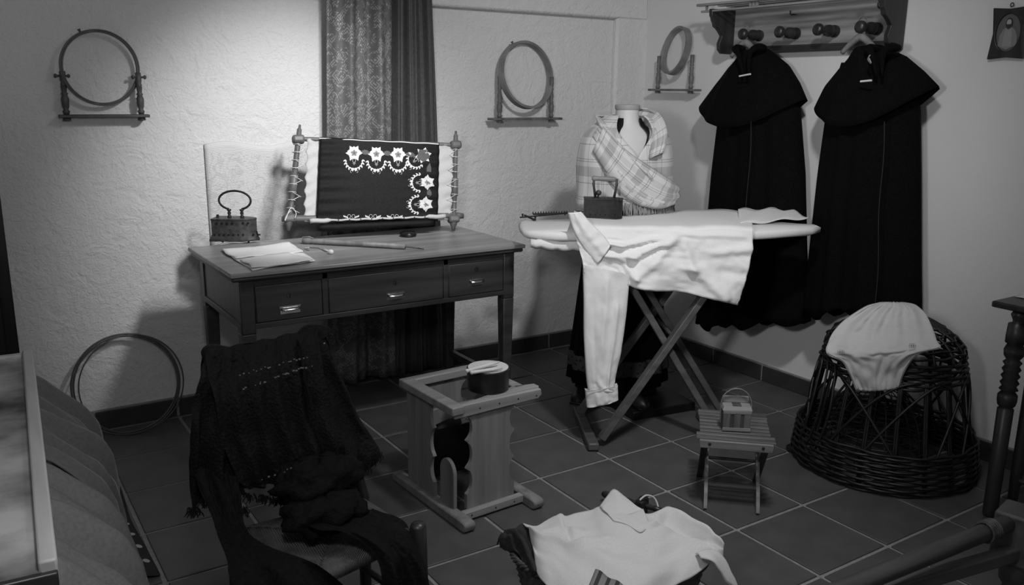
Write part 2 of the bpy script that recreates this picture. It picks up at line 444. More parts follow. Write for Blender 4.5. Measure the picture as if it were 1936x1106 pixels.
# ============================================================ LACE ON THE WALL
def lacem(m, nt, op, u, v, uv):
    b = nt.nodes['Principled BSDF']; N = nt.nodes; L = nt.links
    b.inputs['Roughness'].default_value = .9
    n = N.new('ShaderNodeTexNoise'); n.inputs['Scale'].default_value = 14; n.inputs['Detail'].default_value = 1.5; n.inputs['Distortion'].default_value = 2.2; L.new(uv, n.inputs['Vector'])
    band = op('LESS_THAN', op('ABSOLUTE', op('SUBTRACT', n.outputs['Fac'], .5)), .035)
    ring = op('LESS_THAN', op('ABSOLUTE', op('SUBTRACT', op('SQRT', op('ADD', op('POWER', op('MULTIPLY', op('SUBTRACT', u, .05), 1.9), 2.), op('POWER', op('SUBTRACT', v, .25), 2.))), .07)), .006)
    stripes = op('GREATER_THAN', op('SINE', op('MULTIPLY', v, 900.)), -.1)
    p = op('MULTIPLY', op('MAXIMUM', band, ring), stripes)
    p = op('MULTIPLY', p, op('LESS_THAN', v, .42))
    mx = N.new('ShaderNodeMix'); mx.data_type = 'RGBA'; L.new(p, mx.inputs[0]); mx.inputs[6].default_value = (.66, .66, .66, 1); mx.inputs[7].default_value = (.50, .50, .50, 1)
    L.new(mx.outputs[2], b.inputs['Base Color'])
    bp = N.new('ShaderNodeBump'); bp.inputs['Strength'].default_value = .35; bp.inputs['Distance'].default_value = .002
    L.new(op('ADD', op('SINE', op('MULTIPLY', v, 900.)), op('MULTIPLY', p, -2.)), bp.inputs['Height']); L.new(bp.outputs[0], b.inputs['Normal'])


rows = []; uvs = []
for i in range(20):
    t = i / 19
    rows.append([V((lerp(.535, 1.05, j / 29), .022 - .003 * sin(j * .9), lerp(1.20, .74, t) + .012 * sin(j * .31))) for j in range(30)]); uvs.append([(j / 29 * .52, .46 * (1 - t)) for j in range(30)])
mb = MB(); mb.grid(rows, uvs=uvs); o = mb.build('lace_panel', math_uv('lace', lacem), None, smooth=True, solid=.002)
tag(o, 'pale crochet lace panel hanging flat on the wall behind the desk', 'lace')


# ============================================================ HOOPS ON STANDS (walls)
def hoopstand(label, loc, rz, W, shelfL, ph, Rr, rc, band, tilt, yaw, mh, mp_, off=.055, knob=True):
    t = thing('embroidery_hoop', label, 'embroidery hoop', loc, rz, 'embroidery hoops on turned stands on the walls')
    T = wm(t)
    def P(x, y, z): return T @ V((x, y, z))
    mb = MB(); mb.bar(P(-shelfL / 2, -off, 0), P(shelfL / 2, -off, 0), .055, .012, P(0, 0, 1) - P(0, 0, 0)); mb.build('shelf', mp_, t, bevel=.003)
    for s_ in (-1, 1):
        x = s_ * W / 2
        prof = [(0, .010), (.012, .014), (.02, .009), (.03, .013), (.06, .015), (.075, .010), (.08, .014), (.085, .009), (.11, .012), (ph * .66, .0085), (ph * .7, .012), (ph * .74, .009), (ph * .8, .0115), (ph, .011)]
        mb = MB(); mb.lathe(prof, P(x, -off, .006), P(x, -off, .006 + ph), 12); mb.lathe([(0, .016), (.012, .014)], P(x, -off, -.018), P(x, -off, 0), 10)
        p = mb.build('post', mp_, t, smooth=True)
        if knob:
            mb = MB(); mb.lathe([(0, .006), (.006, .009), (.012, .004), (.03, .004), (.045, .004), (.05, .008), (.056, .005)], P(x - s_ * -.03, -off, ph - .012), P(x - s_ * .03, -off, ph - .012), 8); mb.build('wing_screw', M_hoopdark, p, smooth=True)
    # ring: two nested bands turned round the pivots
    c = V((0, -off, rc)); Rm = Matrix.Rotation(R_(yaw), 3, 'Z') @ Matrix.Rotation(R_(tilt), 3, 'X')
    for rr, nm, th in ((Rr, 'outer_ring', .003), (Rr - .0065, 'inner_ring', .003)):
        rows = []
        for s_, q in ((1, -1), (1, 1), (-1, 1), (-1, -1)):
            rows.append([T @ (c + Rm @ V((cos(a) * (rr + s_ * th), q * band / 2, sin(a) * (rr + s_ * th)))) for a in [2 * pi * k / 64 for k in range(64)]])
        rows.append(rows[0]); mb = MB(); mb.grid(rows, closed=True); mb.build(nm, mh, t, bevel=.0008)
    mb = MB(); p0 = T @ (c + Rm @ V((cos(2.0) * Rr, 0, sin(2.0) * Rr))); p1 = T @ (c + Rm @ V((cos(2.0) * (Rr + .014), 0, sin(2.0) * (Rr + .014))))
    mb.lathe([(0, .006), (.008, .004), (.014, .007)], p0, p1, 8); mb.build('clamp', M_hoopdark, t)
    return t


hoopstand('dark wooden embroidery hoop on a turned stand, leftmost on the wall', (.149, .03, 1.322), 0, .274, .33, .165, .144, .186, .012, 1, 5, M_hoopdark, M_hoopdark, off=.045)
hoopstand('pale wide-band embroidery hoop on a stand right of the curtain', (2.166, .03, 1.296), R_(0), .325, .44, .21, .170, .222, .035, -10, 7, M_hoop, mat('post_grey_wood', .13, .5, 'woodz', 30, .3, .2), off=.06, knob=False)
hoopstand('small embroidery hoop tilted on its stand beside the coat rack', (3.0, -.305, 1.452), R_(-90), .255, .36, .175, .125, .205, .035, -13, -14, M_hoop, mat('post_grey_wood', .13), off=.055, knob=False)

# ============================================================ COAT RACK
rack = thing('coat_rack', 'carved wooden coat rack with shelf rail and four turned pegs', 'coat rack', (3.0, -1.15, 1.62))
RY0, RY1, RZ0, RZ1 = -1.60, -.67, 1.628, 1.86
mb = MB(); mb.box((2.99, (RY0 + RY1) / 2, (RZ0 + RZ1) / 2), (.02, RY1 - RY0, RZ1 - RZ0)); mb.build('back_panel', M_rack, rack, bevel=.002)
mb = MB()
for k, (d_, h_) in enumerate(((.034, .012), (.028, .024), (.02, .034))): mb.box((2.98 - d_ / 4, (RY0 + RY1) / 2, RZ0 + h_ / 2), (d_, RY1 - RY0, h_))
mb.build('lower_moulding', mat('rack_moulding', .035, .3, 'woody', 30, .3), rack, bevel=.003)
for y in (RY1, RY0):
    pr_ = [(2.99, RZ0), (2.905, RZ0 + .002), (2.885, RZ0 + .02), (2.88, RZ0 + .05), (2.892, RZ0 + .075), (2.896, RZ0 + .088), (2.88, RZ0 + .105), (2.862, RZ0 + .12), (2.845, RZ0 + .128), (2.84, RZ0 + .145), (2.83, RZ0 + .155), (2.826, RZ0 + .17), (2.818, RZ0 + .18), (2.816, RZ1 - .02), (2.99, RZ1 - .02)]
    mb = MB(); mb.prism([(a, y - .011, b) for a, b in pr_], (0, .022, 0)); mb.build('bracket', M_dark, rack, bevel=.003)
mb = MB(); mb.box((2.895, (RY0 + RY1) / 2, RZ1), (.03, RY1 - RY0 + .04, .010)); mb.box((2.96, (RY0 + RY1) / 2, RZ1), (.04, RY1 - RY0 + .04, .010)); mb.box((2.825, (RY0 + RY1) / 2 + .02, RZ1 - .03), (.014, RY1 - RY0 + .1, .010)); mb.box((2.815, (RY0 + RY1) / 2 + .02, RZ1), (.03, RY1 - RY0 + .13, .012))
mb.build('shelf', M_rack, rack, bevel=.003)
for y in (RY1 + .03, RY1 - .25, RY1 - .27, RY1 - .29, RY0 + .1, RY0 + .08):
    mb = MB(); mb.box((2.82, y, RZ1 - .015), (.01, .010, .022)); mb.build('rail_spindle', M_rack, rack)
for y in (-.848, -1.067, -1.279, -1.491):
    mb = MB(); mb.lathe([(0, .026), (.012, .027), (.02, .018), (.03, .024), (.045, .026), (.06, .024), (.07, .015), (.085, .012), (.098, .013), (.104, .022), (.112, .026), (.124, .026), (.132, .02), (.136, .010)], (2.978, y, 1.712), (2.8, y, 1.716), 18)
    mb.build('peg', M_dark, rack, smooth=True)
for y in (-1.045, -1.50):
    mb = MB(); mb.tube([(2.976, y, 1.80), (2.96, y, 1.795), (2.95, y, 1.80), (2.948, y, 1.815)], .003, 8); mb.box((2.978, y, 1.797), (.002, .03, .004)); mb.build('hook', M_irondark, rack)


# ============================================================ CAPES
def cape(label, cy, pts_l, pts_r, hem, cap_l, cap_r, X=2.80, split=.5):
    t = thing('cape', label, 'cape', (X, cy, 1.6), 0, 'black capes under the coat rack')
    # body : front half shell falling from the shoulders
    def shell(Lp, Rp, depth, nv, folds, seed, thick, cupb=1., rag=0., droop=0.):
        rows = []
        for i in range(nv):
            v = i / (nv - 1)
            a = poly(Lp, v); b = poly(Rp, v); r = []
            for j in range(57):
                u = j / 56; p = a.lerp(b, u)
                prof = sin(pi * min(max(u, 0.0), 1)) ** .55
                f = .4 + .6 * v
                d = depth(v) * prof + folds * f * (sin(u * 23 + seed + sin(v * 3) * .6) * .6 + sin(u * 41 + seed * 2 + v) * .35) * min(1, prof * 1.5)
                z = p.z - droop * v * v * (sin(pi * u) ** .9 if 0 < u < 1 else 0)
                if rag and i == nv - 1: z += rag * (sin(u * 19 + seed) * .6 + ns((u * 7, seed, 0)))
                r.append(V((p.x + .07 - d * .62, p.y, z)))
            rows.append(r + [V((p_.x * .15 + .85 * (a.x + .10 + .05 * sin(pi * k / 56)), p_.y, p_.z)) for k, p_ in list(enumerate(r))[:-1][::-3]][0:])
        q = MB(); q.grid(rows, closed=True); return q
    L = [aX(x, y, X) for x, y in pts_l]; R = [aX(x, y, X) for x, y in pts_r]
    shell(L, R, lambda v: .13 + .07 * v, 30, .028, 1.0 + cy, .004, rag=.025).build('body', M_blackcloth, t, smooth=True, solid=.004)
    L = [aX(x, y, X) for x, y in cap_l]; R = [aX(x, y, X) for x, y in cap_r]
    q = shell(L, R, lambda v: .15 + .085 * v, 16, .012, 2.3 + cy, .004, droop=.12); q.build('shoulder_cape', M_blackcloth, t, smooth=True, solid=.004)
    return t


c1 = cape('black wool cape with short shoulder layer on the left coat hanger', -.9,
     [(1372, 118), (1345, 200), (1330, 330), (1318, 480), (1301, 618)], [(1446, 118), (1489, 195), (1500, 330), (1504, 480), (1512, 612)], None,
     [(1398, 100), (1365, 128), (1338, 160), (1309, 198)], [(1428, 92), (1468, 122), (1490, 155), (1505, 187)])
c2 = cape('wider black wool cape hanging on the right coat hanger', -1.5,
     [(1575, 118), (1545, 215), (1530, 330), (1515, 480), (1503, 596)], [(1690, 118), (1717, 200), (1719, 330), (1720, 480), (1722, 590)], None,
     [(1612, 96), (1575, 128), (1545, 162), (1526, 200)], [(1640, 84), (1690, 105), (1725, 132), (1755, 163)])
for c, y, px in ((c1, -.90, (1385, 62, 1408, 122)), (c2, -1.49, (1625, 60, 1660, 122))):
    # collar, front opening edges, clasp
    a = aX(px[2] - 18, 92, 2.76); e = aX(px[2] + 22, 90, 2.76); m_ = aX(px[2] + 2, 118, 2.72)
    q = MB(); q.tube(smoothpoly([a + V((.06, 0, 0)), a, (a + m_) / 2 + V((-.01, 0, 0)), aX(px[2] - 2, 145, 2.72)], 12), [.012, .016, .018, .018, .017, .016, .014, .012, .010, .008, .006, .004], 8)
    q.tube(smoothpoly([e + V((.06, 0, 0)), e, (e + m_) / 2 + V((-.01, 0, 0)), aX(px[2] + 8, 145, 2.72)], 12), [.012, .016, .018, .018, .017, .016, .014, .012, .010, .008, .006, .004], 8)
    q.build('collar', M_blackcloth, c, smooth=True)
    q = MB(); q.tube([aX(px[2] + 12 + 2 * sin(k * .5) - k * .9, 230 + k * 18, 2.70) for k in range(20)], .0018, 6); q.build('front_seam', M_seam, c)
q = MB(); q.tube(smoothpoly([aX(1645, 104, 2.70), aX(1641, 112, 2.69), aX(1647, 120, 2.69), aX(1643, 110, 2.69)], 12), .003, 6); q.build('clasp', M_steel, c2)

# hangers
for (hx, hy, y), lab in (((1408, 70, -.86), 'pale wooden hanger carrying the left black cape'), ((1637, 62, -1.49), 'wooden hanger carrying the right black cape')):
    c = V((2.87, y, 1.665)); t = thing('coat_hanger', lab, 'hanger', c, 0, 'wooden hangers on the coat rack')
    q = MB(); q.tube([c + V((0, u * .085, -.065 * abs(u) ** 1.3 + .012)) for u in [k / 8 - 1 for k in range(17)]], [.010 + .006 * (1 - abs(k / 8 - 1)) for k in range(17)], 10); q.build('arms', M_pine, t, smooth=True)
    q = MB(); q.tube(smoothpoly([c + V((0, 0, .012)), c + V((0, 0, .045)), c + V((0, .012, .055)), c + V((0, .018, .075)), c + V((0, .0, .09)), c + V((0, -.02, .078))], 20), .0018, 6); q.build('hook', M_steel, t)
    q = MB(); q.tube([aX(hx - 10, hy + 74 + (y < -1) * 18, 2.70), aX(hx + 11, hy + 70 + (y < -1) * 20, 2.70)], .004, 8); q.build('crossbar', M_bone, t)

# ============================================================ PICTURE
pc = thing('framed_picture', 'small carved wooden frame with an oval picture of a robed bearded figure', 'picture', (2.985, -2.04, 1.67))
W_, H_ = .066, .094
out = []
for k in range(64):
    a = 2 * pi * k / 64; 
    cx_, sz_ = cos(a), sin(a); mxx = max(abs(cx_), abs(sz_)); X_, Z_ = cx_ / mxx, sz_ / mxx
    X_ *= W_ * (1 - .16 * (1 - abs(Z_)) ** 1.0 * 1.0); Z_ *= H_ * (1 - .07 * (1 - abs(X_ / W_)))
    out.append((2.978, -2.04 - X_, 1.67 + Z_))
inn = [(2.978, -2.04 - .045 * cos(2 * pi * k / 64), 1.672 + .068 * sin(2 * pi * k / 64)) for k in range(64)]
q = MB(); rows = [[V(p) + V((.016, 0, 0)) for p in out], [V(p) for p in out], [V(p) for p in inn], [V(p) + V((.012, 0, 0)) for p in inn]]; q.grid(rows, closed=True); q.build('frame', M_dark, pc, bevel=.003)
q = MB(); q.add([V((2.986, p[1], p[2])) for p in inn], [tuple(range(64))]); q.build('picture_card', mat('card_grey', .11, .5, scale=30, amt=.3, bump=0), pc)
def flatpoly(x, pts): q = MB(); q.prism([(x, -2.04 - a, 1.672 + b) for a, b in pts], (.002, 0, 0)); return q
flatpoly(2.983, [(-.034, -.048), (-.03, -.01), (-.02, .012), (-.008, .02), (.01, .02), (.024, .01), (.034, -.012), (.036, -.046), (.0, -.062)]).build('robe', mat('print_robe', .2, .6, scale=60, amt=.5, bump=0), pc)
flatpoly(2.982, [(-.016, -.05), (-.015, -.01), (-.009, .019), (.009, .019), (.015, -.005), (.018, -.05)]).build('tunic', mat('print_tunic', .26, .6, scale=80, amt=.4, bump=0), pc)
flatpoly(2.981, [(.0125 * cos(k * .4) , .033 + .021 * sin(k * .4)) for k in range(16)]).build('hair', mat('print_hair', .03, .6, bump=0), pc)
flatpoly(2.980, [(.0085 * cos(k * .4), .036 + .012 * sin(k * .4)) for k in range(16)]).build('face', mat('print_face', .38, .6, bump=0), pc)
flatpoly(2.9795, [(.007 * cos(pi + k * .35), .030 + .010 * sin(pi + k * .35)) for k in range(10)]).build('beard', mat('print_hair', .03), pc)
q = MB(); q.tube([(2.984, -2.04 + .006 * cos(k * pi / 6), 1.771 + .007 * sin(k * pi / 6)) for k in range(12)], .002, 6, closed=True); q.build('hanging_ring', M_iron, pc)

# ============================================================ MANNEQUIN AND SHAWL
MX, MY = 2.20, -.80
yaw = R_(-20)
man = thing('mannequin', 'headless ivory mannequin in black blouse, skirt and boots behind the ironing board', 'mannequin', (MX, MY, 0), yaw)
TM = wm(man)
def mp(x, y, z): return TM @ V((x, y, z))
def ring_loft(rings, n=40, skip=None, wob=None, seam=0):
    """rings: (z, rx, ry, cx, cy) local to the mannequin; front is -y"""
    vs = []; fs = []
    for i, (z, a, b, cx, cy) in enumerate(rings):
        for j in range(n):
            t = 2 * pi * j / n + seam; k = 1 + (wob(i, t) if wob else 0)
            vs.append(mp(cx + a * k * sin(t), cy - b * k * cos(t), z))
    for i in range(len(rings) - 1):
        for j in range(n):
            if skip and skip(i, j): continue
            fs.append((i * n + j, i * n + (j + 1) % n, (i + 1) * n + (j + 1) % n, (i + 1) * n + j))
    q = MB(); q.add(vs, fs); return q
body = [(1.375, .052, .052, 0, 0), (1.34, .052, .054, 0, 0), (1.315, .056, .058, 0, .0), (1.295, .075, .066, 0, .002), (1.275, .12, .078, 0, .004), (1.25, .165, .09, 0, .004), (1.20, .185, .105, 0, 0), (1.12, .175, .12, 0, -.012), (1.04, .155, .112, 0, -.008), (.96, .13, .095, 0, 0)]
q = ring_loft(body); q.build('torso', M_skin, man, smooth=True)
q = MB(); q.lathe([(0, .053), (.004, .056), (.02, .057), (.024, .054), (.025, .002)], mp(0, 0, 1.36), mp(0, 0, 1.39), 32); q.build('neck_cap', M_cap, man, bevel=.002)
bl = [tuple(x) for x in smoothpoly([V((z, a * 1.03 + .005, b * 1.03 + .007)) for z, a, b, cx, cy in [(1.325, .056, .058, 0, 0)] + body[3:]], 26)]
rows = []
for z, a, b in bl:
    op_ = max(0, (z - 1.13) / .195) * .62; rows.append([mp(a * sin(t), -b * cos(t) - .006 * (z < 1.14), z) for t in [lerp(op_, 2 * pi - op_, k / 60) for k in range(61)]])
q = MB(); q.grid(rows)
q.build('blouse', M_blackcloth2, man, smooth=True, solid=.003)
sk = [(1.0 - .9 * t, .135 + .10 * t ** .8, .105 + .12 * t ** .8, 0, 0) for t in [k / 12 for k in range(13)]]
q = ring_loft(sk, 72, wob=lambda i, t: .05 * (i / 12) * sin(t * 13) + .02 * (i / 12) * sin(t * 29 + 1)); q.build('skirt', M_blackcloth, man, smooth=True, solid=.004)
# embroidered border near the hem
def trim(m, nt, op, u, v, uv):
    b = nt.nodes['Principled BSDF']; b.inputs['Roughness'].default_value = .9
    n = nt.nodes.new('ShaderNodeTexVoronoi'); n.inputs['Scale'].default_value = 60; nt.links.new(uv, n.inputs['Vector'])
    s_ = op('LESS_THAN', n.outputs['Distance'], .33)
    mx = nt.nodes.new('ShaderNodeMix'); mx.data_type = 'RGBA'; nt.links.new(s_, mx.inputs[0]); mx.inputs[6].default_value = (.045,) * 3 + (1,); mx.inputs[7].default_value = (.008,) * 3 + (1,)
    nt.links.new(mx.outputs[2], b.inputs['Base Color'])
vs = []; uvs = []
for i, z in enumerate((.235, .165)):
    t = (1.0 - z) / .9; r = []; uu = []
    for j in range(97):
        a = 2 * pi * j / 96; k = 1 + .05 * t * sin(a * 13) + .02 * t * sin(a * 29 + 1)
        r.append(mp((.141 + .10 * t ** .8) * k * sin(a), -(.111 + .12 * t ** .8) * k * cos(a), z)); uu.append((a * .25, z))
    vs.append(r); uvs.append(uu)
q = MB(); q.grid(vs, uvs=uvs); q.build('border', math_uv('skirt_border', trim), man, smooth=True)
q = ring_loft([(.125, .19, .19, 0, 0), (.06, .20, .2, 0, 0)], 40, wob=lambda i, t: .04 * sin(t * 11)); q.build('underskirt', M_blackcloth2, man, smooth=True, solid=.004)
def boot(px, py, dirx, diry, z0=0.0):
    c = aZ(px, py, z0); d = V((dirx, diry, 0)).normalized(); s_ = V((-d.y, d.x, 0)); rows = []
    for t, w_, h_ in ((-.02, .002, .01), (-.01, .022, .05), (.03, .034, .10), (.07, .036, .105), (.11, .036, .075), (.15, .04, .055), (.19, .04, .045), (.22, .03, .035), (.235, .003, .012)):
        rows.append([c + d * (t - .13) * -1 * -1 + s_ * (w_ * cos(a)) + V((0, 0, max(0, sin(a)) * h_ + .008 * (sin(a) < 0) * 0 + .004)) for a in [2 * pi * k / 16 for k in range(16)]])
    q = MB(); q.grid(rows, closed=True); q.tube([c + d * -.07 + V((0, 0, .08)), c + d * -.075 + V((0, 0, .2))], [.038, .045], 14)
    b = q.build('boot', M_leather, man, smooth=True)
    q = MB(); q.box(c + d * -.02 + V((0, 0, .006)), (.25, .07, .012), Matrix.Rotation(math.atan2(diry, dirx), 3, 'Z')); q.build('sole', M_black, b, bevel=.004)
boot(1098, 752, -.75, -.66)
boot(1200, 762, -.2, -.98, .04)
sb = MB(); sb.box((2.24, -.96, .02), (.34, .34, .04), Matrix.Rotation(R_(-8), 3, 'Z')); sb.build('base_board', M_black, man, bevel=.004)


# shawl: wrap, crossing fold, collar rolls, fringe
def plaid(m, nt, op, u, v, uv):
    b = nt.nodes['Principled BSDF']; b.inputs['Roughness'].default_value = .85; b.inputs['Sheen Weight'].default_value = .2
    def band(x, per, a, w_): return op('LESS_THAN', op('ABSOLUTE', op('SUBTRACT', op('FRACT', op('DIVIDE', x, per)), a)), w_)
    tot = op('MULTIPLY', band(u, .16, .5, .10), .14)
    tot = op('ADD', tot, op('MULTIPLY', band(v, .17, .42, .13), .26))
    for per, a, w_, k in ((.16, .28, .012, .3), (.16, .34, .012, .3), (.16, .78, .012, .32)): tot = op('ADD', tot, op('MULTIPLY', band(u, per, a, w_), k))
    for per, a, w_, k in ((.17, .12, .012, .38), (.17, .68, .012, .34), (.17, .74, .012, .34)): tot = op('ADD', tot, op('MULTIPLY', band(v, per, a, w_), k))
    val = op('SUBTRACT', .62, op('MULTIPLY', tot, .62))
    cb = nt.nodes.new('ShaderNodeCombineColor')
    for i in range(3): nt.links.new(val, cb.inputs[i])
    nt.links.new(cb.outputs[0], b.inputs['Base Color'])
    n = nt.nodes.new('ShaderNodeTexNoise'); n.inputs['Scale'].default_value = 300; nt.links.new(uv, n.inputs['Vector'])
    bp = nt.nodes.new('ShaderNodeBump'); bp.inputs['Strength'].default_value = .25; bp.inputs['Distance'].default_value = .001; nt.links.new(n.outputs['Fac'], bp.inputs['Height']); nt.links.new(bp.outputs[0], b.inputs['Normal'])
M_plaid = math_uv('plaid_shawl', plaid)
shw = thing('shawl', 'pale plaid fringed shawl crossed over the mannequin shoulders', 'shawl', mp(0, 0, .93), yaw)
prof = [(1.335, .085, .075, .01), (1.325, .105, .092, .01), (1.30, .14, .105, .006), (1.265, .185, .122, 0), (1.21, .212, .140, 0), (1.14, .222, .155, 0), (1.06, .222, .160, 0), (.99, .222, .158, 0), (.925, .226, .155, 0)]
prof = [tuple(x) for x in smoothpoly([V((p[0], p[1], p[2])) for p in prof], 26)]
rows = []; uvs = []; NW = 97
for i, (z, a, b) in enumerate(prof):
    r = []; uu = []
    # opening half-angle shrinks to nothing where the shawl crosses
    op_ = max(0, (z - 1.165) / .17) * .75
    for j in range(NW):
        t = lerp(op_, 2 * pi - op_, j / (NW - 1)); lean = .012 * sin(t)
        k = 1 + .022 * sin(t * 7 + z * 18) * (1.33 - z) * 2 + .014 * sin(t * 15 - z * 9) * (1.35 - z) * 2
        x = a * k * sin(t); zz = z
        if x < 0: zz = z - .0
        r.append(mp(x, -b * k * cos(t), zz)); uu.append((t * .21, z))
    rows.append(r); uvs.append(uu)
q = MB(); q.grid(rows, uvs=uvs); q.build('wrap', M_plaid, shw, smooth=True, solid=.006)
def band_sheet(path, widths, name, bulge=.02, m=M_plaid, nseg=14, uvk=1.0, ph=0):
    """cloth strip: path of (center, across vector) pairs in mannequin space, rounded in section with soft pleats"""
    rows = []; uvs = []
    C = smoothpoly([p[0] for p in path], 24); A = smoothpoly([p[1] for p in path], 24); O = smoothpoly([p[2] for p in path], 24); W = smoothpoly([V((w_, 0, 0)) for w_ in widths], 24); L_ = 0
    for i in range(24):
        if i: L_ += (C[i] - C[i - 1]).length
        r = []; uu = []
        for j in range(nseg + 1):
            u = j / nseg * 2 - 1
            o = O[i].normalized() * (bulge * (1 - u * u) ** .5 + .005 * sin(u * 8 + ph + i * .12) * (1 - u * u))
            p = C[i] + A[i].normalized() * (u * W[i].x) + o; r.append(mp(*p)); uu.append((u * .09 * uvk + .05 + ph, L_ + ph))
        rows.append(r); uvs.append(uu)
    q = MB(); q.grid(rows, uvs=uvs); return q.build(name, m, shw, smooth=True, solid=.006)
# overlapping front from the left shoulder down across to the right side
band_sheet([(V((-.17, -.10, 1.235)), V((.35, -.1, .9)), V((-.2, -1, .2))), (V((-.09, -.15, 1.13)), V((.5, -.1, .8)), V((0, -1, .1))), (V((.02, -.172, 1.045)), V((.55, -.1, .75)), V((0, -1, 0))), (V((.12, -.165, .995)), V((.5, .1, .8)), V((.3, -1, 0))), (V((.20, -.10, .985)), V((.3, .4, .8)), V((.8, -.6, 0)))], [.055, .068, .08, .072, .05], 'front_fold', .028)
band_sheet([(V((-.17, -.05, 1.24)), V((.2, -.2, .9)), V((-.6, -1, .2))), (V((-.10, -.152, 1.10)), V((.5, -.1, .8)), V((0, -1, .1))), (V((.02, -.178, 1.0)), V((.55, -.1, .75)), V((0, -1, 0))), (V((.12, -.17, .965)), V((.4, .1, .9)), V((.3, -1, 0)))], [.04, .05, .05, .03], 'under_fold', .016, ph=.07)
# rolled collar either side of the neck
band_sheet([(V((.02, .10, 1.30)), V((.1, .4, .9)), V((0, 1, .4))), (V((-.065, .075, 1.305)), V((-.5, .2, .8)), V((-.6, 1, .6))), (V((-.10, .03, 1.305)), V((-.7, .1, .6)), V((-1, .2, .8))), (V((-.112, -.03, 1.285)), V((-.8, 0, .4)), V((-.6, -.5, .9))), (V((-.092, -.11, 1.215)), V((-.8, .1, .45)), V((-.2, -1, .6))), (V((-.035, -.155, 1.14)), V((-.75, 0, .6)), V((0, -1, .3))), (V((.04, -.185, 1.08)), V((-.6, 0, .8)), V((.1, -1, 0)))], [.026, .03, .036, .04, .036, .034, .03], 'collar_fold', .03, ph=.03)
band_sheet([(V((.0, .085, 1.33)), V((-.1, .4, .9)), V((0, 1, .4))), (V((.078, .03, 1.335)), V((.4, .1, .9)), V((1, .2, .5))), (V((.105, -.04, 1.30)), V((.7, 0, .6)), V((.6, -.5, .8))), (V((.105, -.115, 1.235)), V((.8, .1, .45)), V((.3, -1, .5))), (V((.085, -.15, 1.165)), V((.9, .1, .35)), V((0, -1, .3)))], [.03, .032, .04, .045, .035], 'collar_fold', .032, ph=.11)
random.seed(3)
q = MB()
for k in range(230):
    if k < 190: t = R_(lerp(-15, 110, k / 190)); r0 = (.226, .16)
    z = .925 + random.uniform(0, .02); a = t if k < 190 else R_(random.uniform(5, 60))
    p = V((.226 * sin(a) * random.uniform(.96, 1.05), -.158 * cos(a) * random.uniform(.98, 1.1), z + .02)); L_ = random.uniform(.07, .11)
    q.tube([mp(*p), mp(*(p + V((random.uniform(-.01, .01), -.006, -L_ * .5)))), mp(*(p + V((random.uniform(-.015, .015), -.002, -L_))))], [.0022, .002, .001], 4)
o = q.build('fringe', mat('shawl_fringe', .3, .9, bump=0), shw, smooth=True); o['kind'] = 'stuff'

# ============================================================ IRONING BOARD
BA = R_(-28.5); bd = V((cos(BA), sin(BA), 0)); bn = V((-sin(BA), cos(BA), 0)); BC = V((2.12, -1.19, 0)); BZ = .893
ib = thing('ironing_board', 'wooden ironing board with pale padded top and crossed legs', 'ironing board', BC, BA)
def bp_(s, n, z): return BC + bd * s + bn * n + V((0, 0, z))
hw = lambda s: .185 * min(1, ((.66 - s) / .42) ** .55 if s > .24 else 1) if s < .66 else 0.0
out = [(-.60, -.15), (-.625, -.12), (-.63, 0), (-.625, .12), (-.60, .15)] + [(-.5 + k * .1, hw(-.5 + k * .1)) for k in range(12)] + [(.655, .02), (.655, -.02)] + [(-.5 + k * .1, -hw(-.5 + k * .1)) for k in range(11, -1, -1)]
n_ = len(out)
rows = []
for f, z in ((.0, BZ - .034), (.97, BZ - .034), (1.0, BZ - .026), (1.0, BZ - .008), (.975, BZ), (.0, BZ + .002)):
    rows.append([bp_(a * (f if f else .01), b * (f if f else .01), z + .0015 * sin(a * 40)) for a, b in out])
q = MB(); q.grid(rows, closed=True); q.build('padded_top', M_padding, ib, smooth=True)
q = MB(); rows = []
for i in range(3):
    rows.append([bp_(-.60 - .0 + k / 14 * .30, -.155 - .012 * (i == 1), BZ - .03 - i * .016 - .018 * sin(k / 14 * pi) * (i > 0) - .004 * sin(k * 2.2)) for k in range(15)])
q.grid(rows); q.build('cover_hem', M_padding, ib, smooth=True, solid=.004)
def legpair(s0, s1, nf, nm, z1=BZ - .04):
    q = MB(); q.bar(bp_(s0, nf, .03), bp_(s1, nf, z1), .030, .046, bn); return q.build('leg', M_board_leg, ib, bevel=.004)
fl = aZ(1118, 835, .02); s_l = (fl - BC).dot(bd); nl = (fl - BC).dot(bn)
def legpx(p0, p1, n, z0, z1, n1=None):
    n1 = n if n1 is None else n1
    a = aP(p0[0], p0[1], BC + bn * n, bn); b = aP(p1[0], p1[1], BC + bn * n1, bn); d = b - a
    e0, e1 = a + d * ((z0 - a.z) / d.z), a + d * ((z1 - a.z) / d.z)
    q = MB(); q.bar(e0, e1, .028, .044, bn); q.build('leg', M_board_leg, ib, bevel=.004); return e0, e1
e0, e1 = legpx((1128, 842), (1328, 562), nl, .03, BZ - .045, -.165)
legpx((1090, 788), (1262, 552), nl + .30, .03, BZ - .045, .1)
f0, f1 = legpx((1322, 757), (1205, 560), nl + .04, .03, BZ - .045, -.12)
legpx((1350, 757), (1222, 545), nl + .26, .03, BZ - .045, .06)
sr = (f0 - BC).dot(bd); su = (e1 - BC).dot(bd)
q = MB(); q.bar(bp_(s_l, nl - .06, .02), bp_(s_l, nl + .38, .02), .045, .032); q.build('foot', M_board_leg, ib, bevel=.006)
q = MB(); q.bar(bp_(sr, nl + .0, .02), bp_(sr, nl + .30, .02), .045, .032); q.build('foot', M_board_leg, ib, bevel=.006)
q = MB(); q.bar(bp_(su, -.17, BZ - .055), bp_(su, .15, BZ - .055), .03, .03); q.build('crossbar', M_board_leg, ib, bevel=.003)
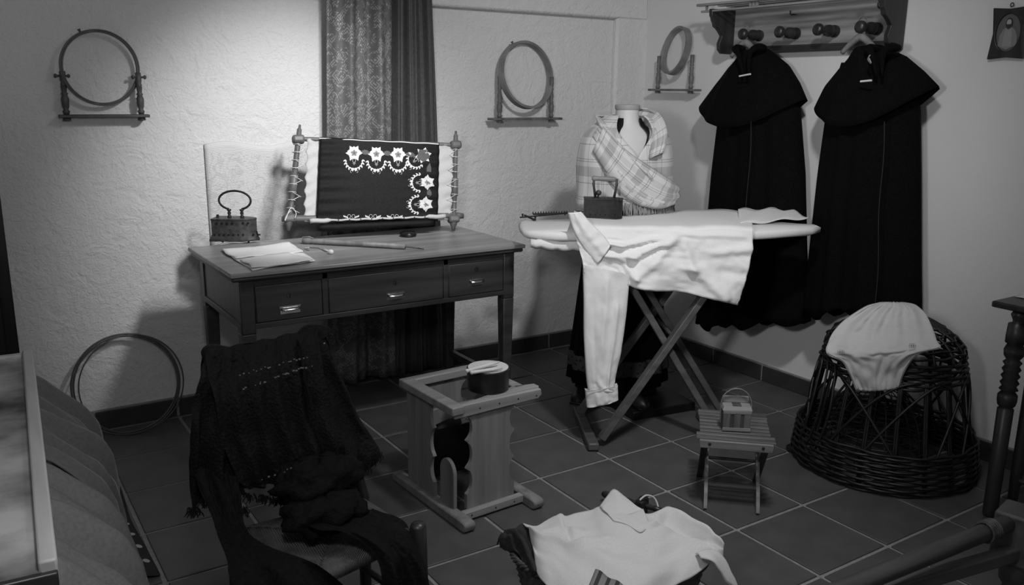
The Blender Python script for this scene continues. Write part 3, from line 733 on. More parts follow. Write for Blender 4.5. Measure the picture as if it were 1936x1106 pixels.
q = MB(); q.tube([e0.lerp(e1, .52), e0.lerp(e1, .52) + bn * .28], .008, 8); q.build('pivot_rod', M_board_leg, ib)

# shirt over the board
sh = thing('shirt', 'white long sleeved shirt draped over the ironing board', 'shirt', bp_(0, -.19, BZ))
fe = -.205    # plane just in front of the board edge
def onfront(px, py, n=fe): return aP(px, py, bp_(0, n, 0), bn)
top_b = [aZ(x, y, BZ + .008) for x, y in [(1086, 398), (1130, 405), (1185, 409), (1240, 405), (1300, 399), (1360, 396), (1420, 405)]]
edge = [onfront(x, y, -.195) for x, y in [(1080, 420), (1110, 427), (1180, 430), (1250, 430), (1310, 431), (1370, 430), (1424, 434)]]
hem = [onfront(x, y, -.225) for x, y in [(1104, 516), (1140, 514), (1172, 525), (1196, 542), (1240, 549), (1290, 553), (1335, 563), (1370, 570), (1395, 577)]]
lside = [edge[0], onfront(1090, 455, -.215), onfront(1100, 490, -.22), hem[0]]
rside = [edge[-1], onfront(1422, 470, -.21), onfront(1412, 525, -.225), hem[-1]]
NU = 71; rows = []
A, B, H = smoothpoly(top_b, NU), smoothpoly(edge, NU), smoothpoly(hem, NU)
def crease(u, v, u0, v0, u1, v1, w_, a):
    dx, dy = u1 - u0, v1 - v0; t = ((u - u0) * dx + (v - v0) * dy) / (dx * dx + dy * dy); t = max(0, min(1, t))
    d = math.hypot(u - u0 - t * dx, v - v0 - t * dy); return a * math.exp(-(d / w_) ** 2)
for i in range(8):
    t = i / 7; r = []
    for j in range(NU):
        p = A[j].lerp(B[j], t); bul = sin(pi * t * .5) ** 2
        p.z = max(p.z, BZ + .006) if t < .85 else p.z
        r.append(p + V((0, 0, .006 * ns((j * .12, i * .3, 1)))) + V((0, 0, .003)) * (1 - t))
    rows.append(r)
for i in range(1, 34):
    v = i / 33; r = []
    a = poly(lside, v); b = poly(rside, v)
    for j in range(NU):
        u = j / (NU - 1)
        p = B[j].lerp(H[j], v); base = B[0].lerp(H[0], v).lerp(B[-1].lerp(H[-1], v), u); tgt = a.lerp(b, u)
        p = p + (tgt - base) * 1.0
        d = .006 * sin(u * 14 + v * 2) * v
        for c_ in ((.57, .08, .30, .34, .028, .016), (.30, .34, .10, .30, .035, .010), (.57, .12, .36, .50, .030, .014), (.36, .50, .20, .62, .04, .010), (.57, .14, .38, .85, .028, .012), (.60, .10, .92, .10, .030, .014), (.60, .08, .80, .0, .022, .010), (.56, .06, .32, .03, .025, .012), (.60, .16, .66, .62, .030, .011), (.66, .62, .86, .95, .05, .012), (.78, .35, .97, .25, .05, .010), (.86, .6, .97, .6, .06, -.008), (.48, .55, .50, .98, .05, .007), (.30, .62, .42, .98, .035, .009), (.45, .22, .20, .46, .03, -.010), (.50, .32, .33, .68, .03, -.009), (.58, .04, .60, .14, .03, -.012)):
            d += crease(u, v, *c_)
        d += .005 * ns((u * 6, v * 4, 2.2)) + .003 * ns((u * 26, v * 18, 5))
        r.append(p - bn * d * 1.9 * (min(1, v * 4)))
    rows.append(r)
q = MB(); q.grid(rows); q.build('shirt_body', M_white, sh, smooth=True, solid=.002)
# sleeve
def fsheet(lp, rp, nv, nu, n0, bulge, creases=(), noise_a=.006, end_n=None):
    L_ = [onfront(x, y, n0) for x, y in lp]; R2 = [onfront(x, y, n0) for x, y in rp]; rows = []
    for i in range(nv):
        v = i / (nv - 1); a = smoothpoly(L_, nv)[i]; b = smoothpoly(R2, nv)[i]; r = []
        for j in range(nu):
            u = j / (nu - 1); d = bulge * max(0, sin(pi * u)) ** .6 + noise_a * ns((u * 4, v * 9, n0 * 50)) + .35 * noise_a * ns((u * 12, v * 26, 3))
            for c_ in creases: d += crease(u, v, *c_)
            r.append(a.lerp(b, u) - bn * d)
        rows.append(r)
    return rows
slv = fsheet([(1103, 500), (1104, 560), (1105, 640), (1109, 710), (1113, 742)], [(1190, 519), (1185, 590), (1175, 660), (1164, 715), (1162, 738)], 60, 25, -.232, .020, ((.5, .1, .45, .5, .07, .008), (.75, .25, .7, .9, .05, .012), (.2, .3, .3, .8, .05, -.006), (.6, .93, .9, .97, .06, .01), (.3, .78, .45, .84, .05, .008)))
back = [[p + bn * .012 + (slv[i][len(slv[i]) // 2] - p) * .02 for p in r] for i, r in enumerate(slv)]
q = MB(); q.grid([r + [p + bn * .022 for p in r[::-1]] for r in slv], closed=True); q.build('sleeve', M_white, sh, smooth=True)
cf = fsheet([(1107, 738), (1110, 770)], [(1168, 728), (1169, 756)], 10, 25, -.236, .020, ((.3, .2, .35, .9, .06, .006), (.7, .1, .6, .8, .08, .006)), .005)
q = MB(); q.grid([r + [p + bn * .026 for p in r[::-1]] for r in cf], closed=True); q.build('cuff', M_white, sh, smooth=True)
# collar and placket band lying across the shoulder
cl = fsheet([(1074, 402), (1086, 440), (1106, 472), (1129, 499)], [(1098, 400), (1120, 425), (1140, 445), (1154, 464)], 22, 14, -.226, .010, ((.5, 0, .5, 1, .15, .006),), .006)
q = MB(); q.grid(cl); q.build('collar', M_white, sh, smooth=True, solid=.003)
q = MB(); q.tube([onfront(x, y, -.238) for x, y in [(1108, 514), (1130, 512), (1152, 517), (1172, 527), (1190, 540)]], .0016, 5)
q.tube([onfront(x, y, -.262) for x, y in [(1110, 739), (1135, 737), (1163, 731)]], .0015, 5)
q.build('seam', mat('seam_grey', .5, .9, bump=0), sh)
# folded second end of the shirt on the board's right
rows = []
for i in range(8):
    t = i / 7; a = aZ(1395, 399, BZ + .02).lerp(aZ(1398, 424, BZ + .012), t); b = aZ(1490, 397, BZ + .02).lerp(aZ(1530, 412, BZ + .01), t)
    rows.append([a.lerp(b, j / 24) + V((0, 0, .006 * sin(j * .5 + i) + .008 * (1 - t))) for j in range(25)])
q = MB(); q.grid(rows); q.build('folded_tail', M_white, sh, smooth=True, solid=.003)

# black iron on the board
def charcoal_iron(name, label, c, rz, L, Wd, H, m, handle, base_flare=0.0, group=None):
    t = thing(name, label, 'iron', c, rz, 'old charcoal irons'); T = wm(t)
    def P(x, y, z): return T @ V((x, y, z))
    def plan(k, L_=L, W_=Wd): return [(-L_ / 2, -W_ / 2 * k), (-L_ / 2, W_ / 2 * k), (L_ * .05, W_ / 2 * k), (L_ * .30, W_ / 2 * k * .8), (L_ * .44, W_ / 2 * k * .4), (L_ / 2, 0), (L_ * .44, -W_ / 2 * k * .4), (L_ * .30, -W_ / 2 * k * .8), (L_ * .05, -W_ / 2 * k)]
    q = MB(); pl = [(x * (1 + base_flare), y) for x, y in plan(1.12)]; q.prism([P(x, y, 0.008 if handle == 'loop' else 0) for x, y in pl], T.to_3x3() @ V((0, 0, .010))); q.build('sole_plate', m, t, bevel=.002)
    z0 = .018 if handle == 'loop' else .01
    rows = []
    for f, z in ((1 + base_flare * .8, z0), (1.0, z0 + .02), (1.0, H)): rows.append([P(x * f, y * f, z) for x, y in plan(1.0)])
    q = MB(); q.grid(rows, closed=True); q.build('body', m, t, bevel=.0015)
    q = MB(); q.prism([P(x * 1.02, y * 1.04, H) for x, y in plan(1.0)], T.to_3x3() @ V((0, 0, .007))); q.build('lid', m, t, bevel=.0015)
    if handle == 'loop':
        for k in range(9):
            q = MB(); x = -L * .43 + k * L * .88 / 8; y = -Wd / 2 * (1 if x < L * .05 else (.8 + .2 * (1 - (x - L * .05) / (L * .25)) if x < L * .3 else .55)) - .0008
            q.lathe([(0, .0042), (.004, .0042)], P(x, y + .002, z0 + .018), P(x, y - .002, z0 + .018), 8); q.build('vent_hole', M_hole, t)
        for k in range(7):
            x = -L * .36 + k * L * .72 / 6; y = -Wd / 2 * (1 if x < L * .05 else .84) - .001
            q = MB(); q.prism([P(x - .005, y, H - .014), P(x + .005, y, H - .014), P(x + .003, y, H - .006), P(x - .003, y, H - .006)], T.to_3x3() @ V((0, -.002, 0))); q.build('vent_slot', M_hole, t)
        for x in (-L * .14, L * .16):
            q = MB(); q.lathe([(0, .008), (.006, .009), (.012, .005), (.02, .008), (.026, .005), (.032, .009), (.036, .009)], P(x, 0, H + .006), P(x, 0, H + .06), 12); q.build('handle_post', M_irondark, t, smooth=True)
        q = MB(); pts = [P(L * .01 + cos(a) * .066, 0, H + .078 + sin(a) * .04) for a in [R_(232 - k * 284 / 24) for k in range(25)]]
        q.tube([P(-L * .14, 0, H + .042)] + pts + [P(L * .16, 0, H + .042)], .0045, 8, flat=.4); q.build('loop_handle', M_irondark, t, smooth=True)
        for x, y in ((-L * .3, -.02), (L * .3, -.012), (L * .25, .014)):
            q = MB(); q.lathe([(0, .004), (.012, .005)], P(x, y, -.0), P(x, y, .02), 8); q.build('foot', M_irondark, t)
        q = MB(); q.lathe([(0, .006), (.012, .006), (.014, .004)], P(-L * .42, 0, H + .005), P(-L * .42, 0, H + .03), 8); q.build('latch_pin', M_irondark, t)
        q = MB(); q.tube([P(L * .47, -.006, z0 + .004), P(L * .53, -.006, z0 + .012), P(L * .50, -.006, z0 + .03)], .0022, 6); q.lathe([(0, .003), (.01, .004)], P(L * .52, -.006, z0 + .014), P(L * .6, -.006, z0 + .014), 6); q.build('front_hook', M_irondark, t)
    else:
        for k in range(9):
            x = -L * .44 + k * L * .86 / 8; y = -Wd / 2 * (1.02 if x < L * .05 else .86)
            q = MB(); q.lathe([(0, .007), (.004, .007)], P(x, y + .006, H + .006), P(x, y - .002, H + .006), 8); q.build('scallop', m, t)
        for k in range(6):
            x = -L * .36 + k * L * .64 / 5; y = -Wd / 2 * (1.0 if x < L * .05 else .84) - .0005
            q = MB(); q.lathe([(0, .003), (.003, .003)], P(x, y + .002, z0 + .012), P(x, y - .001, z0 + .012), 8); q.build('vent_hole', M_hole, t)
        for s_, x0, x1 in ((-1, -L * .22, -L * .28), (1, L * .26, L * .32)):
            q = MB(); q.tube([P(x0, 0, H + .006), P(lerp(x0, x1, .8), 0, H + .05), P(x1, 0, H + .062), P(x1 * .98, 0, H + .088)], [.006, .005, .006, .005], 8, flat=.7); q.build('handle_arm', M_iron, t, smooth=True)
        q = MB(); q.lathe([(0, .008), (.008, .0115), (.03, .009), (L * .32, .0105), (L * .56, .011), (L * .62, .008)], P(-L * .33, 0, H + .09), P(L * .33, 0, H + .086), 14); q.build('wooden_grip', M_hoop, t, smooth=True)
        q = MB(); q.lathe([(0, .004), (.014, .004), (.018, .010), (.026, .013), (.034, .010), (.037, .003)], P(-L * .17, -.012, H + .004), P(-L * .14, -.012, H + .05), 12); q.build('latch_knob', M_iron, t, smooth=True)
    return t
ci = aZ(1149, 411, BZ + .022)
charcoal_iron('charcoal_iron', 'black box iron with wooden grip standing on the white shirt', (ci.x, ci.y + .03, BZ + .014), R_(-33), .165, .085, .082, M_irondark, 'grip')
di = aZ(446, 456, DZ)
charcoal_iron('charcoal_iron', 'worn metal charcoal iron with thin loop handle on the desk', (di.x, di.y - .015, DZ), R_(-33), .175, .09, .095, M_iron, 'loop', .12)

# serrated iron rest on the board
rt = thing('iron_rest', 'dark metal iron rest with a toothed edge on the board end', 'iron rest', aZ(1040, 408, BZ))
a, b = aZ(1008, 405, BZ + .014), aZ(1072, 403, BZ + .014)
q = MB(); q.bar(a, b, .012, .006); q.build('bar', M_irondark, rt)
for k in range(14):
    p = a.lerp(b, k / 13); q = MB(); q.prism([p + bd * -.004 + V((0, 0, .002)), p + bd * .004 + V((0, 0, .002)), p + V((0, 0, .012))], bn * .008); q.build('tooth', M_irondark, rt)
q = MB(); q.bar(aZ(984, 411, BZ + .012), b, .010, .005); q.bar(aZ(992, 407, BZ + .014), aZ(1012, 416, BZ + .006), .008, .006); q.build('frame', M_irondark, rt)
for x, y in ((1012, 417), (988, 411), (1068, 407)):
    q = MB(); q.lathe([(0, .002), (.016, .005)], aZ(x, y, BZ + .001), aZ(x, y, BZ + .001) + V((0, 0, .02)), 6); q.build('foot', M_irondark, rt)

# ============================================================ THINGS ON THE DESK
# folded cloth
t = thing('folded_cloth', 'folded white cloth lying on the left end of the desk', 'cloth', aZ(505, 485, DZ))
q = MB()
for k, (cs, zt) in enumerate(((((418, 473), (548, 460), (596, 493), (476, 510)), .004), (((418, 472), (545, 459), (575, 476), (446, 489)), .010), (((452, 489), (545, 478), (594, 492), (478, 506)), .011))):
    P4 = [aZ(x, y, DZ + zt) for x, y in cs]; rows = []
    for i in range(12):
        v = i / 11; rows.append([P4[0].lerp(P4[1], u).lerp(P4[3].lerp(P4[2], u), v) + V((.004 * sin(v * 9 + k), .004 * sin(u * 8), .002 * sin(u * 6 + k * 2 + v * 5) + .002 * ns((u * 6, v * 6, k)))) for u in [j / 16 for j in range(17)]])
    q = MB(); q.grid(rows); q.build('layer', M_white, t, smooth=True, solid=.003)
# cane tool
t = thing('cane_rod', 'pale cane rod with a thin wire hook at its end on the desk', 'rod', aZ(670, 460, DZ))
a, b = aZ(572, 455, DZ + .013), aZ(766, 466, DZ + .012)
q = MB(); q.lathe([(0, .008), (.004, .013), (.03, .0135), (.036, .011), ((b - a).length * .6, .0105), ((b - a).length * .61, .012), ((b - a).length * .62, .0105), ((b - a).length, .0115)], a, b, 14); q.build('shaft', M_pine, t, smooth=True)
q = MB(); q.tube([b, aZ(790, 469, DZ + .006), aZ(801, 471, DZ + .004), aZ(800, 469, DZ + .01)], [.004, .003, .0015, .001], 6); q.build('wire_hook', M_iron, t)
q = MB(); q.tube([a + V((0, 0, .014)), a + (b - a).normalized() * .03 + V((0, 0, .018)), a + (b - a).normalized() * .05 + V((0, 0, .012))], .003, 6); q.build('end_loop', M_pine, t)
# wire hook with bead
t = thing('bead_hook', 'thin curved wire hook with a pale bead beside the cane rod', 'hook', aZ(628, 476, DZ))
q = MB(); q.tube([aZ(x, y, DZ + .003) for x, y in [(585, 473), (578, 471), (576, 469), (585, 468), (603, 469), (612, 473), (617, 475)]], .0018, 6); q.build('wire', M_steel, t)
q = MB(); q.tube([aZ(x, y, DZ + .004) for x, y in [(610, 471), (616, 473), (621, 475)]], .0035, 6); q.lathe([(0, .002), (.004, .008), (.014, .0105), (.022, .009), (.026, .002)], aZ(619, 476, DZ + .009), aZ(636, 477, DZ + .009), 10); q.build('bead', M_bone, t, smooth=True)
# round dark box
c = aZ(772, 447, DZ)
t = thing('round_box', 'small dark polished round box on the desk before the embroidery', 'box', c)
q = MB(); q.lathe([(0, .030), (.002, .034), (.010, .037)], c, c + V((0, 0, 1)), 28); q.build('base', M_black, t, smooth=True)
q = MB(); q.lathe([(.011, .038), (.016, .037), (.022, .028), (.024, .012), (.0245, .001)], c, c + V((0, 0, 1)), 28); q.build('lid', mat('lacquer', .012, .2, bump=0), t, smooth=True)

# ============================================================ EMBROIDERY FRAME
ef = thing('needlework_stand', 'turned wooden embroidery frame stretching a black flowered cloth on the desk', 'embroidery frame', (1.17, -.40, DZ))
FL, FR = V((.845, -.335, DZ)), V((1.475, -.46, DZ)); fx = (FR - FL).normalized(); lean = V((-fx.y * .32, fx.x * .32, 1)).normalized(); fn = fx.cross(lean).normalized()
def fpl(px, py, off=0): return aP(px, py, FL + V((0, 0, .03)) + fn * off, fn)
ends = {}
for nm, (bx, by), (tx, ty) in (('l', (545, 436), (567, 236)), ('r', (857, 436), (862, 248))):
    a = fpl(bx, by); b = fpl(tx, ty); L_ = (b - a).length; ends[nm] = (a, b)
    q = MB(); q.lathe([(0, .008), (.02, .011), (.028, .016), (.07, .016), (.075, .0115), (L_ * .34, .012), (L_ * .35, .017), (L_ * .52, .016), (L_ * .53, .012), (L_ * .85, .0115), (L_ * .86, .011), (L_ - .02, .010), (L_ - .015, .006), (L_, .005)], a, b, 14); q.build('upright', M_mid, ef, smooth=True)
    for k in range(14):
        pass
for nm in 'lr':
    a, b = ends[nm]
    for tt in (.115, .86):
        c = a.lerp(b, tt); q = MB(); q.box(c, (.052, .045, .036), Matrix((fx, fn, lean)).transposed()); q.build('joint_block', M_midx, ef, bevel=.011)
for (x0, y0), (x1, y1), r in (((533, 414), (876, 408), .0145), ((552, 262), (872, 275), .010)):
    a, b = fpl(x0, y0, -.004 * 1), fpl(x1, y1, -.004); q = MB(); L_ = (b - a).length; q.lathe([(0, r * .8), (.03, r * 1.1), (.035, r * .8), (.06, r), (L_ - .06, r), (L_ - .035, r * .8), (L_ - .03, r * 1.1), (L_, r * .8)], a, b, 12); q.build('roller', M_midx, ef, smooth=True)
def quadsheet(cs, off, nu, nv, f, name, m, solid=.0025, edge=None):
    P4 = [fpl(x, y, off) for x, y in cs]; rows = []
    for i in range(nv):
        v = i / (nv - 1); r = []
        for j in range(nu):
            u = j / (nu - 1); p = P4[0].lerp(P4[1], u).lerp(P4[3].lerp(P4[2], u), v)
            if edge: p = p + edge(u, v)
            r.append(p + fn * f(u, v) * SG)
        rows.append(r)
    q = MB(); q.grid(rows); return q.build(name, m, ef, smooth=True, solid=solid)
SG = 1 if fn.dot(CC - FL) > 0 else -1
up = lean
M_sidecl = mat('frame_side_cloth', .5, .85, scale=200, amt=.06, bump=.25, spec=.15)
quadsheet([(578, 262), (612, 264), (602, 418), (572, 420)], 0, 10, 40, lambda u, v: .006 * sin(v * 40 + u * 4) * (1 - u) + .004 * ns((u * 3, v * 14, 0)), 'side_cloth', M_sidecl, edge=lambda u, v: fx * ((.010 * abs(sin(v * 20))) * (1 - u)))
quadsheet([(822, 271), (862, 275), (857, 415), (818, 418)], 0, 10, 40, lambda u, v: .006 * sin(v * 38 + u * 4) * u + .004 * ns((u * 3, v * 14, 4)), 'side_cloth', M_sidecl, edge=lambda u, v: fx * ((-.010 * abs(sin(v * 20))) * u))
pillow = lambda u, v: .014 + .010 * (sin(pi * u) ** .5 if 0 < u < 1 else 0) * (sin(pi * v) ** .5 if 0 < v < 1 else 0) + .0022 * sin(v * 44 + 3 * u) * math.exp(-(min(u, 1 - u) / .22) ** 2) * 1.6
BQ = [(604, 261), (829, 272), (826, 419), (597, 416)]
quadsheet(BQ, 0, 50, 60, pillow, 'embroidered_cloth', M_blackcloth2)
q = MB(); a, b = fpl(604, 262, SG * .016), fpl(829, 272, SG * .016); q.tube([a.lerp(b, k / 30) + up * .001 * sin(k) for k in range(31)], .003, 6); q.build('lacing_tape', M_thread, ef)
a, b = fpl(586, 418, SG * .024), fpl(842, 409, SG * .024); q = MB(); q.tube([a.lerp(b, k / 40) + up * .0015 * sin(k * 1.3) for k in range(41)], [.010 if k < 6 or k > 34 else .0045 for k in range(41)], 8); q.build('lower_tape', M_sidecl, ef, smooth=True)
for k in range(10):
    q = MB(); p = a.lerp(b, .12 + k * .08) + fn * SG * .006; q.lathe([(0, .003), (.003, .002)], p, p + fn * SG, 6); q.build('tack', M_irondark, ef)
a, b = V(fpl(600, 431, SG * .012)), V(fpl(820, 430, SG * .012)); a.z = max(a.z, DZ + .016); b.z = a.z
q = MB(); q.tube([a.lerp(b, k / 20) for k in range(21)], [.010] + [.0145] * 19 + [.010], 12); q.build('rolled_cloth', M_blackcloth2, ef, smooth=True)
# lacing threads
q = MB()
for nm, s_ in (('l', 1), ('r', -1)):
    a, b = ends[nm]
    for k in range(9):
        c = a.lerp(b, .2 + k * .075)
        q.tube([c + (fx * cos(w_) + fn * sin(w_)) * .0175 + up * (.002 * w_) for w_ in [pi * 2 * j / 10 for j in range(11)]], .0013, 4)
        e = c + fx * s_ * .034 + up * .018 * (1 if k % 2 else -1) + fn * SG * .004; q.tube([c + fn * SG * .017, e], .0012, 4)
o = q.build('lacing_thread', M_thread, ef); o['kind'] = 'stuff'
q = MB(); a = ends['l'][0].lerp(ends['l'][1], .18) + fn * SG * .02
q.tube(smoothpoly([a, a + fx * -.02 + up * -.02, a + fx * -.03 + up * -.045 + fn * SG * .02, a + up * .01, a + fx * .02 + up * -.01, a + fx * .012 + up * -.035 + fn * SG * .01], 24), .0016, 5); q.build('loose_thread', M_thread, ef)

# embroidery: flowers and garlands as stitched relief
BQ3 = [fpl(*c_) for c_ in BQ]
def bq(px, py):
    # point on the cloth surface for a picture position
    p = fpl(px, py, .018 * SG); c0, c1, c2, c3 = BQ3; u = v = .5
    for _ in range(6):
        f0 = c0.lerp(c1, u).lerp(c3.lerp(c2, u), v); du = (c1 - c0).lerp(c2 - c3, v); dv = (c3 - c0).lerp(c2 - c1, u); e = p - f0
        a11, a12, a22 = du.dot(du), du.dot(dv), dv.dot(dv); b1, b2 = e.dot(du), e.dot(dv); D_ = a11 * a22 - a12 * a12
        u += (a22 * b1 - a12 * b2) / D_; v += (a11 * b2 - a12 * b1) / D_
    p = BQ3[0].lerp(BQ3[1], u).lerp(BQ3[3].lerp(BQ3[2], u), v)
    return p + fn * SG * (pillow(max(.0, min(1, u)), max(.0, min(1, v))) + .0020)
def leaf(q, cx, cy, ang, L_, w_, m, lift=0):
    ca, sa = cos(ang), sin(ang); pts = []
    for s_, t in ((0, 0), (.5, .35), (.5, .65), (0, 1), (-.5, .65), (-.5, .35)):
        x = cx + ca * t * L_ - sa * s_ * w_; y = cy + sa * t * L_ + ca * s_ * w_; pts.append(bq(x, y) + fn * SG * lift)
    q.cur = m; q.prism(pts, fn * SG * .0006)
def flower(cx, cy, r, dark=False, n=5, a0=-pi / 2):
    q = MB()
    for k in range(6): leaf(q, cx, cy, a0 + pi / 6 + 2 * pi * k / 6, r * 1.35, r * .6, 0)
    for k in range(n):
        a = a0 + 2 * pi * k / n; leaf(q, cx, cy, a, r * 1.1, r * 1.05, 2 if dark else 0, .0008); leaf(q, cx, cy, a, r * .55, r * .36, 2 if dark else 1, .0014)
    leaf(q, cx - r * .14, cy, 0, r * .3, r * .3, 2, .002)
    return q.build('embroidered_flower', [M_emb1, M_emb2, M_emb3], ef)
def garland(cx, cy, rot, r):
    q = MB()
    def rp(x, y): return cx + (x * cos(rot) - y * sin(rot)) * r, cy + (x * sin(rot) + y * cos(rot)) * r
    for s_ in (-1, 1):
        for k in range(6):
            a = R_(-10 + k * 20); x, y = s_ * cos(a) * 1.0, sin(a) * .95 + .05; X_, Y_ = rp(x, y)
            for da in (.5, -.6):
                d = math.atan2(sin(a + 1.4), s_ * cos(a + 1.4) * 1) + s_ * da * .9 + rot; leaf(q, X_, Y_, d + pi * 0, r * .38, r * .16, 0)
        pts = [bq(*rp(s_ * (.12 + .30 * cos(w_)), .0 - .28 * sin(w_) + .02)) for w_ in [k * .5 for k in range(9)]]
        q.cur = 0; q.tube(pts, .0009, 4); q.tube([bq(*rp(s_ * (.30 + .15 * cos(w_)), 1.3 - .16 * sin(w_))) for w_ in [k * .6 - 1.5 for k in range(9)]], .0009, 4)
    for k in range(4): X_, Y_ = rp(0, .35); leaf(q, X_, Y_, rot + k * pi / 2, r * .2, r * .15, 1)
    return q.build('embroidered_garland', [M_emb1, M_emb2, M_emb3], ef)
for x, y in ((669, 290), (711, 292), (752, 293)): flower(x, y, 12); garland(x, y + 14, 0, 16)
flower(800, 294, 12, True, a0=.3); garland(786, 302, .8, 15)
for x, y in ((808, 345), (805, 386)): flower(x, y, 11, a0=pi); garland(x - 15, y + 1, pi / 2, 15)
for x in (664, 705, 746): 
    q = MB()
    for s_ in (-1, 1):
        q.tube([bq(x + s_ * (4 + 3 * cos(w_)), 409 - 3.5 * sin(w_)) for w_ in [k * .7 for k in range(8)]], .0009, 4)
        for k in range(3): leaf(q, x + s_ * (6 + k * 3), 413 - k, -pi / 2 + s_ * .6, 5, 2.4, 0)
    q.build('embroidered_tip', [M_emb1, M_emb2, M_emb3], ef)
for xa, xb, y in ((681, 700, 287), (723, 741, 289), (765, 786, 291)):
    q = MB(); leaf(q, xa, y, .15, xb - xa, 9, 2); q.build('embroidered_leaf', [M_emb1, M_emb2, M_emb3], ef)
for y0, y1 in ((308, 333), (357, 374)):
    q = MB(); leaf(q, 812, y0, pi / 2 + .1, y1 - y0, 9, 2); q.build('embroidered_leaf', [M_emb1, M_emb2, M_emb3], ef)
# ============================================================ SCALLOPED WOODEN STAND WITH ROUND TIN
WC = V((1.055, -1.318, 0)); ws = thing('wooden_stand', 'pale wooden stand with scalloped side boards and open square top', 'stand', WC, R_(3)); T = wm(ws)
def P(x, y, z): return T @ V((x, y, z))
hx, hy, hz = .150, .172, .424
for (a, b, w_, h_, nm) in ((((-hx, -hy - .02, 0)), ((-hx, hy, 0)), .048, .030, 'rail'), (((-hx + .02, hy - .02, 0)), ((hx, hy - .02, 0)), .040, .030, 'rail'), (((hx - .01, -hy + .03, 0)), ((hx - .01, hy - .03, 0)), .040, .030, 'rail')):
    q = MB(); q.bar(P(a[0], a[1], hz - .015), P(b[0], b[1], hz - .015), w_, h_); q.build('rail', M_pinex, ws, bevel=.004)
q = MB(); q.prism([P(-hx - .01, -hy - .012, hz - .045), P(hx + .04, -hy - .012, hz - .042), P(hx + .055, -hy - .012, hz - .03), P(hx + .05, -hy - .012, hz - .008), P(-hx - .01, -hy - .012, hz)], T.to_3x3() @ V((0, .018, 0))); q.build('front_board', M_pinex, ws, bevel=.003)
q = MB(); q.prism([P(-hx + .03, -hy + .0, hz), P(hx - .03, -hy + .05, hz), P(hx + .05, -hy + .03, hz), P(hx + .05, -hy - .0, hz), P(-hx + .03, -hy, hz)], (0, 0, -.018)); q.build('corner_plate', M_pinex, ws, bevel=.003)
def scallop(x0, x1, z0, z1, n=20, both=(1, 1)):
    def off(t):
        for c_, r_ in ((.30, .13), (.58, .13), (.86, .12)):
            if abs(t - c_) < r_: return -.022 * (1 - ((t - c_) / r_) ** 2) ** .5
        return 0
    L_ = [(x0 - (-off(k / n) if 0 else off(k / n)) * both[0] , lerp(z0, z1, k / n)) for k in range(n + 1)]
    Rr = [(x1 + off(k / n) * both[1], lerp(z0, z1, k / n)) for k in range(n + 1)]
    return L_ + Rr[::-1]
nsc = 44
def board(pts, plane, c, th, name='side_board'):
    q = MB()
    pp = [P(a, c, b) if plane == 'y' else P(c, a, b) for a, b in pts]; n = len(pp) // 2
    d = T.to_3x3() @ (V((0, th, 0)) if plane == 'y' else V((th, 0, 0)))
    vs = pp + [p + d for p in pp]; m_ = len(pp); fs = []
    for k in range(n - 1): fs += [(k, k + 1, m_ - 2 - k, m_ - 1 - k), (m_ + k, m_ + m_ - 1 - k, m_ + m_ - 2 - k, m_ + k + 1)]
    fs += [(i, (i + 1) % m_, m_ + (i + 1) % m_, m_ + i) for i in range(m_)]
    q.add(vs, fs); return q.build(name, M_pine, ws)
board(scallop(-hx + .045, hx - .055, .035, hz - .045, nsc), 'y', -hy - .0, .016)
board(scallop(-hx + .045, hx - .055, .035, hz - .045, nsc), 'y', hy - .03, .016)
board(scallop(-.03, hy - .02, .035, hz - .03, nsc, (1, 0)), 'x', -hx - .002, .014)
board(scallop(-hy + .1, hy - .03, .035, hz - .03, nsc), 'x', hx - .02, .014)
arch = [(.045 * cos(pi * k / 12), .05 * sin(pi * k / 12)) for k in range(13)]
q = MB(); q.prism([P(-hx + .004, -hy + .064 + a, .16 + b) for a, b in arch] + [P(-hx + .004, -hy + .019, .03), P(-hx + .004, -hy + .109, .03)], T.to_3x3() @ V((.014, 0, 0))); q.build('arched_board', M_pine, ws, bevel=.002)
q = MB(); q.prism([P(-hx + .02, hy - .06, .30), P(hx - .02, hy - .06, .30), P(hx - .02, hy - .06, .19), P(hx * .5, hy - .06, .235), P(0, hy - .06, .25), P(-hx * .5, hy - .06, .235), P(-hx + .02, hy - .06, .19)], T.to_3x3() @ V((0, .014, 0))); q.build('inner_board', M_pine, ws, bevel=.002)
q = MB(); q.prism([P(-hx + .03, hy - .068, .035), P(hx - .03, hy - .068, .035), P(hx - .03, hy - .068, .22), P(-hx + .03, hy - .068, .22)], T.to_3x3() @ V((0, .006, 0))); q.build('dark_inner_panel', M_black, ws)  # plain black sheet across the lower interior
for x in (-hx, hx - .01):
    pr_ = [(-hy - .095, .030), (-hy - .09, .008), (-hy - .075, 0), (hy + .06, 0), (hy + .075, .01), (hy + .07, .035), (-hy - .06, .040), (-hy - .085, .038)]
    q = MB(); q.prism([P(x - .022, a, b) for a, b in pr_], T.to_3x3() @ V((.044, 0, 0))); q.build('runner', M_pine, ws, bevel=.008)
q = MB(); q.bar(P(-hx, -hy - .01, .022), P(hx, -hy - .01, .022), .028, .028); q.build('bottom_rail', M_pinex, ws, bevel=.003)
for x, z in ((-hx + .02, hz - .02), (-.06, hz - .025), (.02, hz - .025), (.1, hz - .025), (hx + .03, hz - .03), (-hx + .05, .022), (.0, .022), (.08, .022)):
    q = MB(); q.lathe([(0, .0035), (.002, .003)], P(x, -hy - .011 - .012 * (z < .1), z), P(x, -hy - .02 - .012 * (z < .1), z), 6); q.build('nail', M_irondark, ws)

